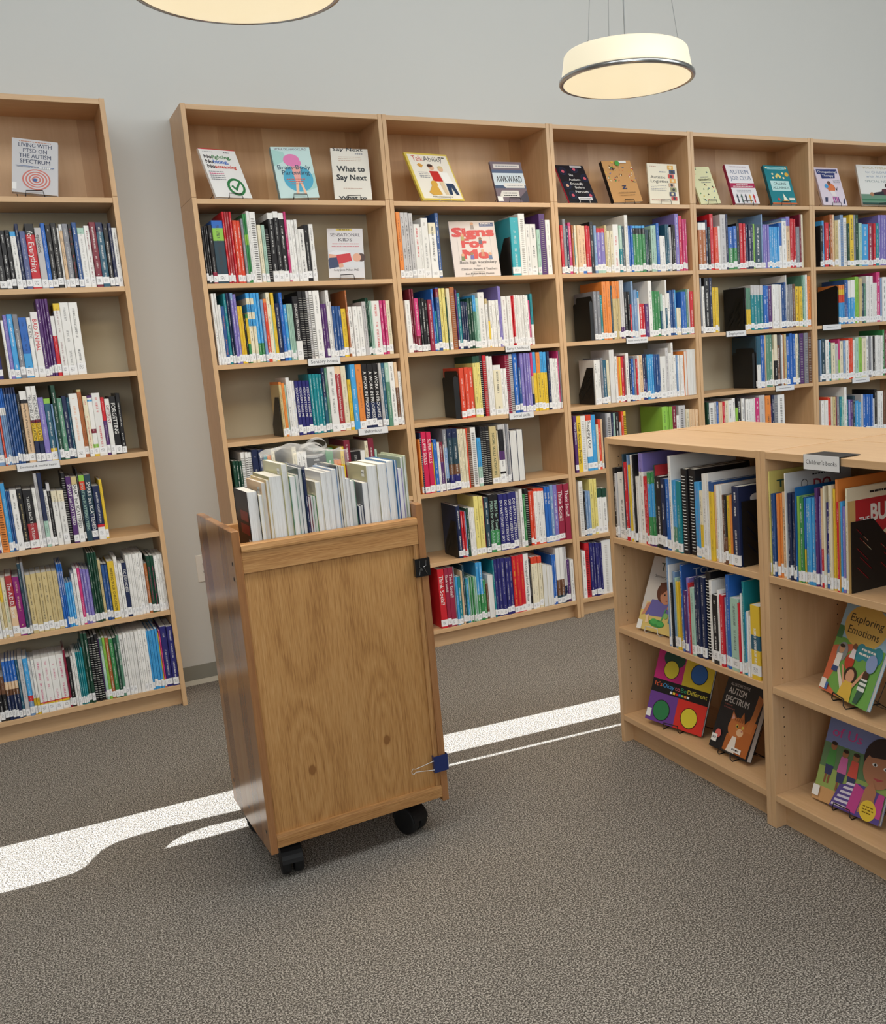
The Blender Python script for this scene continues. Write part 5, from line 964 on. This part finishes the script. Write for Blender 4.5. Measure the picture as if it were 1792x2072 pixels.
def a_emo(A):
    A.rect(0, .62, 1, 1, '9fc0d8'); A.rect(0, .0, 1, .62, '6ea850'); A.poly([(0, .5), (.6, .64), (.6, .60), (.35, .5), (.2, .3), (.1, .1), (.4, 0), (0, 0)], 'd06a48'); A.poly([(.16, .34), (.22, .34), (.55, .02), (.48, 0)], 'e8dcd0'); A.rect(0, .60, .12, .74, '3f7a4a')
    A.disc(.5, .80, .42, 'e0b860', .235); A.text('Exploring', .5, .82, .085, '33251c', .006, .66); A.text('Emotions', .5, .69, .085, '33251c', .006, .62)
    A.disc(.72, .54, .24, '2f8a9c', .075); A.disc(.56, .53, .1, '2f8a9c'); A.disc(.88, .55, .1, '2f8a9c'); A.fine(.72, .56, .3, 'w', 1, .022); A.fine(.72, .51, .36, 'w', 2, .022)
    A.disc(.22, .47, .11, '8a8f94'); A.disc(.2, .5, .055, 'c99a78'); A.disc(.2, .53, .055, '2a2220', .02); A.poly([(.13, .3), (.25, .3), (.25, .45), (.14, .44)], 'ececec'); A.poly([(.12, .24), (.24, .24), (.24, .3), (.13, .3)], '2f4a80')
    A.disc(.42, .40, .09, 'c0402e'); A.disc(.44, .56, .045, '7a4a34'); A.poly([(.38, .44), (.5, .44), (.48, .54), (.41, .54)], 'e8e0e8'); A.disc(.52, .27, .12, '33201a', .09); A.disc(.52, .26, .08, 'd8a080', .07); A.poly([(.38, 0), (.66, 0), (.62, .2), (.44, .2)], 'e0b84a'); A.poly([(.3, .34), (.34, .34), (.46, .18), (.42, .16)], 'd8a080'); A.poly([(.74, .36), (.78, .35), (.64, .16), (.6, .18)], 'd8a080')
    A.disc(.80, .33, .055, '4a2f22'); A.poly([(.72, .16), (.86, .16), (.86, .29), (.74, .29)], 'e4e8e4'); A.rect(.72, .20, .86, .22, '3a5a4a'); A.rect(.72, .25, .86, .27, '3a5a4a'); A.poly([(.72, .02), (.80, .02), (.86, .16), (.74, .16)], '33584a'); A.disc(.84, .46, .1, '8aa0d0'); A.rect(.01, .02, .12, .13, 'w'); A.rect(.12, .02, .17, .1, '3f6ab0')
def a_ofus(A):
    A.rect(0, .60, 1, 1, '7a86b8'); A.rect(0, .34, 1, .62, '5f7f58'); A.rect(0, .14, 1, .36, '93a85e'); A.rect(0, 0, 1, .15, 'c99a68'); A.disc(.3, .95, .2, 'a8b0d0', .05)
    A.text('of Us', .30, .70, .10, 'd04a90', .012, .44)
    for u, v, sh in ((.15, .56, '4f8f4a'), (.34, .52, 'c86aa0'), (.5, .52, 'd0564a')):
        A.poly([(u - .07, v - .17), (u + .07, v - .17), (u + .05, v), (u - .05, v)], sh); A.disc(u, v + .035, .045, 'a06a48'); A.disc(u, v + .065, .045, '2a1f1c', .02); A.poly([(u - .05, v - .27), (u + .05, v - .27), (u + .06, v - .17), (u - .06, v - .17)], '3a3f66'); A.rect(u - .04, v - .36, u - .01, v - .27, '8a5a40'); A.rect(u + .01, v - .36, u + .04, v - .27, '8a5a40')
    A.disc(.84, .62, .24, '2a2026', .22); A.disc(.84, .52, .22, 'b07a5c', .19); A.poly([(.60, .68), (1, .76), (1, .66), (.7, .62)], '2a2026'); A.disc(.77, .56, .035, 'w', .018); A.disc(.93, .55, .035, 'w', .018); A.disc(.775, .56, .016, 'k'); A.disc(.935, .55, .016, 'k'); A.poly([(.78, .43), (.94, .44), (.86, .405)], 'b04a50')
    A.poly([(.28, 0), (.36, .24), (.62, .32), (1, .3), (1, 0)], '5a4a90')
    for k in range(6): A.poly([(.30 + .03 * k, .02 + .05 * k), (.62, .03 + .05 * k), (.62, .055 + .05 * k), (.31 + .03 * k, .045 + .05 * k)], 'd8d0e0')
    A.poly([(.52, .02), (.66, .02), (.72, .28), (.58, .32)], 'c0488e'); A.poly([(.86, .06), (1, .06), (1, .3), (.92, .3)], 'c0488e'); A.poly([(.68, .05), (.86, .05), (.88, .3), (.80, .4), (.72, .3)], 'b07a5c'); A.disc(.82, .10, .115, 'e0c040'); A.fine(.82, .13, .15, '7a5a10', 3, .012); A.fine(.82, .1, .16, '7a5a10', 4, .012); A.fine(.82, .07, .14, '7a5a10', 5, .012); A.rect(0, .04, .1, .15, 'w')
U7, U6 = SHZ[6], SHZ[5]; G = 'books displayed face out'
for args in [
    ([-.622, .045, -.12, .20, .12, .172, .232], 0, U7, .022, 'c9c6c7', 'grey Living With PTSD book standing face out', 'easel under the Living With PTSD book', a_ptsd, True),
    ([.199, .043, .324, .395, -.036, .186, .249], 0, U7, .014, 'ebe9e6', 'white No fighting, No biting book with green tick', 'easel under the No fighting book', a_nofight, True),
    ([.501, .032, .006, .234, -.032, .187, .249], 0, U7, .03, 'c3ddda', 'pale aqua Brain-Body Parenting book', 'easel under the Brain-Body Parenting book', a_brain, True),
    ([.769, .045, -.18, .22, .03, .18, .254], 0, U7, .026, 'e6e0d4', 'cream What to Say Next book', 'easel under the What to Say Next book', a_what, True),
    ([.700, .06, -.3, .30, .05, .173, .256], 0, U6, .024, 'd9d6d8', 'Sensational Kids book with boy in red shirt', 'easel under the Sensational Kids book', a_sens, True),
    ([1.247, .043, .222, .45, -.028, .267, .279], 0, U7, .012, 'ddc65c', 'yellow-bordered TalkAbility book on a wire easel', 'wire easel under the TalkAbility book', a_talk, False),
    ([1.652, .047, .051, .262, -.02, .191, .223], 0, U7, .014, '6f5f68', 'mauve and blue Awkward book', 'easel under the Awkward book', a_awk, True),
    ([1.421, .073, -.131, .184, 0, .253, .295], 0, U6, .012, 'ddd3d0', 'white Signs For Me book with big red lettering', 'wire easel under the Signs For Me book', a_signs, False),
    ([2.087, .048, .092, .48, -.024, .195, .246], 0, U7, .010, '191a22', 'black Autism-Friendly Guide to Periods book', 'wire easel under the black periods guide', a_periods, False),
    ([2.387, .052, .048, .333, -.063, .206, .253], 0, U7, .026, 'c8965e', 'tan book with colourful scribble art', 'easel under the tan scribble-art book', a_scrib, True),
    ([2.637, .046, -.1, .147, .034, .194, .233], 0, U7, .012, 'e6ddc6', 'cream Autistic Logistics book with coloured squares', 'easel under the Autistic Logistics book', a_logi, True),
    ([2.966, .035, .025, .373, -.056, .154, .242], 0, U7, .012, 'e2e0b4', 'pale yellow book with scattered triangles', 'easel under the pale yellow book', a_resil, True),
    ([3.242, .03, -.1, .42, .011, .175, .272], 0, U7, .024, 'b02a54', 'white and crimson Autism Job Club book', 'easel under the Job Club book', a_job, True),
    ([3.542, .03, -.1, .40, .025, .182, .270], 0, U7, .022, '1d7f8a', 'teal Calling All Minds book', 'easel under the Calling All Minds book', a_minds, True),
    ([3.972, .03, -.1, .40, .03, .188, .272], 0, U7, .014, 'ddd0dc', 'lilac Occupational Therapy book', 'easel under the Occupational Therapy book', a_occ, True),
    ([4.402, .035, -.25, .38, .06, .29, .295], 0, U7, .016, 'e4e4e0', 'white yoga therapy book at the frame edge', 'easel under the yoga book', a_yoga, True),
    ([1.923, .052, .305, .36, .06, .262, .275], 1, LSH[0], .012, '17171a', "square It's Okay to Be Different book in four bright colours", "easel under the It's Okay to Be Different book", a_okay, True),
    ([2.231, .06, -.02, .44, -.03, .205, .262], 1, LSH[0], .022, '15151a', 'black book with an orange cat on the cover', 'easel under the orange cat book', a_cats, True),
    ([1.843, .045, .157, .40, .015, .187, .282], 1, LSH[1], .010, 'cfcac6', 'grey book with slime-playing girl on the cover', 'wire easel under the slime girl book', a_toys, False),
    ([2.784, .051, -.30, .42, -.07, .265, .275], 1, LSH[1], .012, '8fb8d0', 'Exploring Emotions book with children on a running track', 'easel under the Exploring Emotions book', a_emo, True),
    ([2.763, .073, .02, .40, -.03, .263, .29], 1, LSH[0], .010, '8a90b0', 'of Us picture book with girl in striped shirt', 'easel under the of Us picture book', a_ofus, True),
]: faceout(*args, group=G, spine={'ddc65c': 'd8c050', '191a22': 'c0304a', 'c8965e': 'k', 'c3ddda': '8fb0b4', '1d7f8a': '14606a', '8fb8d0': '4f8fb8'}.get(args[4]))

# cover art seen on the right-hand covers of picture books
pb = [o for o in COL.objects if o.name.startswith('picture_book')]
def shelf_row(key): return sorted([o for o in pb if key in o['label']], key=lambda o: -o.matrix_world.translation.y)
def side_art(lb, fn):
    me = lb.data; xs = max(v.co.x for v in me.vertices); hs = max(v.co.z for v in me.vertices); dd = max(v.co.y for v in me.vertices)
    A = Art(dd, hs); fn(A)
    for v in A.mb.v: v.x, v.y = xs - v.y, v.x + dd / 2
    A.mb.obj('cover_print', 'printed_cover', lb, True)
def bully(A):
    A.rect(.12, .10, 1, .88, 'b02a30'); A.rect(0, .88, 1, 1, 'd8ccb0'); A.rect(0, 0, .12, .88, 'c9a468'); A.text('THE', .26, .66, .05, 'w', .02, .16); A.text('BULLY', .68, .66, .16, 'e4e0d8', .03, .62)
    A.disc(.34, .52, .13, '2a1c1c', .08); A.disc(.34, .49, .11, 'c98a6c', .07); A.text('BLOCK', .66, .38, .18, 'd8cca8', .03, .70); A.fine(.6, .93, .5, 'k', 2, .02); A.rect(.6, .2, .9, .3, 'w')
def cloud(A):
    for u, v, r in ((.3, .84, .1), (.42, .86, .12), (.54, .84, .09)): A.disc(u, v, r, 'd8d8dc', r * .55)
    A.text('A', .42, .66, .07, 'd0606a', .01, .12); A.text('S', .70, .70, .07, 'd0606a', .01, .10)
def there(A): A.rect(0, 0, 1, 1, 'cdbf6c'); A.text('THERE', .36, .84, .07, '2f5a50', .02, .52); A.text('IN MY', .36, .72, .07, '2f5a50', .02, .46)
def dont(A): A.rect(0, 0, 1, 1, 'd8d8d6'); A.text('DO', .55, .82, .09, 'b03a44', .02, .26); A.disc(.28, .88, .05, 'k'); A.disc(.28, .88, .042, 'd8d8d6'); A.fine(.55, .95, .3, 'k', 4, .012)
def the_(A): A.rect(0, 0, 1, 1, '1f6aa8'); A.text('The', .36, .80, .10, 'b8d86a', .02, .34)
def cope(A): A.rect(0, 0, 1, 1, 'd9a24a'); A.rect(.4, .86, .86, .95, '6a7a6a'); A.text('KIDS CAN COPE', .63, .885, .04, 'd8d0a0', .01, .42); A.poly([(.3, .93), (.36, .92), (.34, .98)], 'b04a3a'); A.poly([(.12, .8), (.18, .79), (.16, .85)], 'b04a3a')
def totally(A): A.rect(0, 0, 1, 1, '2f569a'); A.text('TOTALLY', .52, .86, .08, 'd8dce8', .012, .7); A.text('MY CO', .42, .74, .08, '1a1f30', .012, .5)
def clouds(A): A.rect(0, 0, 1, 1, 'b8323a'); [A.disc(.3 + .2 * k, .84, .12, 'c9c0bc', .05) for k in range(4)]
r = shelf_row("sign"); side_art(r[-1], bully); side_art(r[0], there); side_art(r[7], dont); side_art(r[12], the_); side_art(r[27], cope)
r = shelf_row("top shelf, low end"); side_art(r[-1], cloud); side_art(r[15], clouds)
r = shelf_row("middle shelf, low end"); side_art(r[7], totally)

# clear bag lying over the cart books
def bag():
    t = empty('plastic_bag', MC @ Matrix.Translation((.255, .09, 1.262)), 'crumpled clear plastic carrier bag lying on top of the cart books', 'bag')
    rnd = random.Random(4); mb = MB(); NX, NY = 26, 16; W, D = .21, .15
    hs = [[0] * (NX + 1) for _ in range(NY + 1)]
    ph = [(rnd.uniform(10, 60), rnd.uniform(-50, 50), rnd.uniform(0, 6), rnd.uniform(.003, .008)) for _ in range(9)]
    for j in range(NY + 1):
        for i in range(NX + 1):
            x = (i / NX - .5) * W; y = (j / NY - .5) * D
            z = .012 + .03 * math.exp(-((x + .045) ** 2 + (y - .01) ** 2) / .004) + .016 * math.exp(-((x - .03) ** 2 + y ** 2) / .002)
            z += sum(a * abs(math.sin(kx * x + ky * y + p)) for kx, ky, p, a in ph) * .8 - .012
            if y < -.05: z -= (-.05 - y) * 1.6
            sx = 1 + .25 * math.sin(9 * y + 2) ; mb.v.append(Vector((x * sx + .1 * y, y * (1 - .5 * abs(x) / W), max(z, -.004 if y > -.05 else -.05))))
    for j in range(NY):
        for i in range(NX): a = j * (NX + 1) + i; mb.face((a, a + 1, a + NX + 2, a + NX + 1))
    mb.obj('bag_body', 'clear_plastic', t, smooth=True)
    for k, (p, s) in enumerate((((.03, .0, .03), 1.0), ((.055, .03, .045), .8))):
        mb = MB(); pts = [(p[0] + s * .038 * math.cos(q), p[1] + .012 * math.sin(2 * q), p[2] + s * .021 * math.sin(q)) for q in [2 * PI * i / 20 for i in range(20)]]
        o = len(mb.v)
        for q in pts:
            mb.v += [Vector((q[0], q[1] - .008, q[2])), Vector((q[0] * 1.02, q[1] + .012, q[2] + .006))]
        for i in range(20): a = o + 2 * i; b = o + 2 * ((i + 1) % 20); mb.face((a, b, b + 1, a + 1))
        mb.obj('bag_handle', 'clear_plastic', t, smooth=True)
bag()
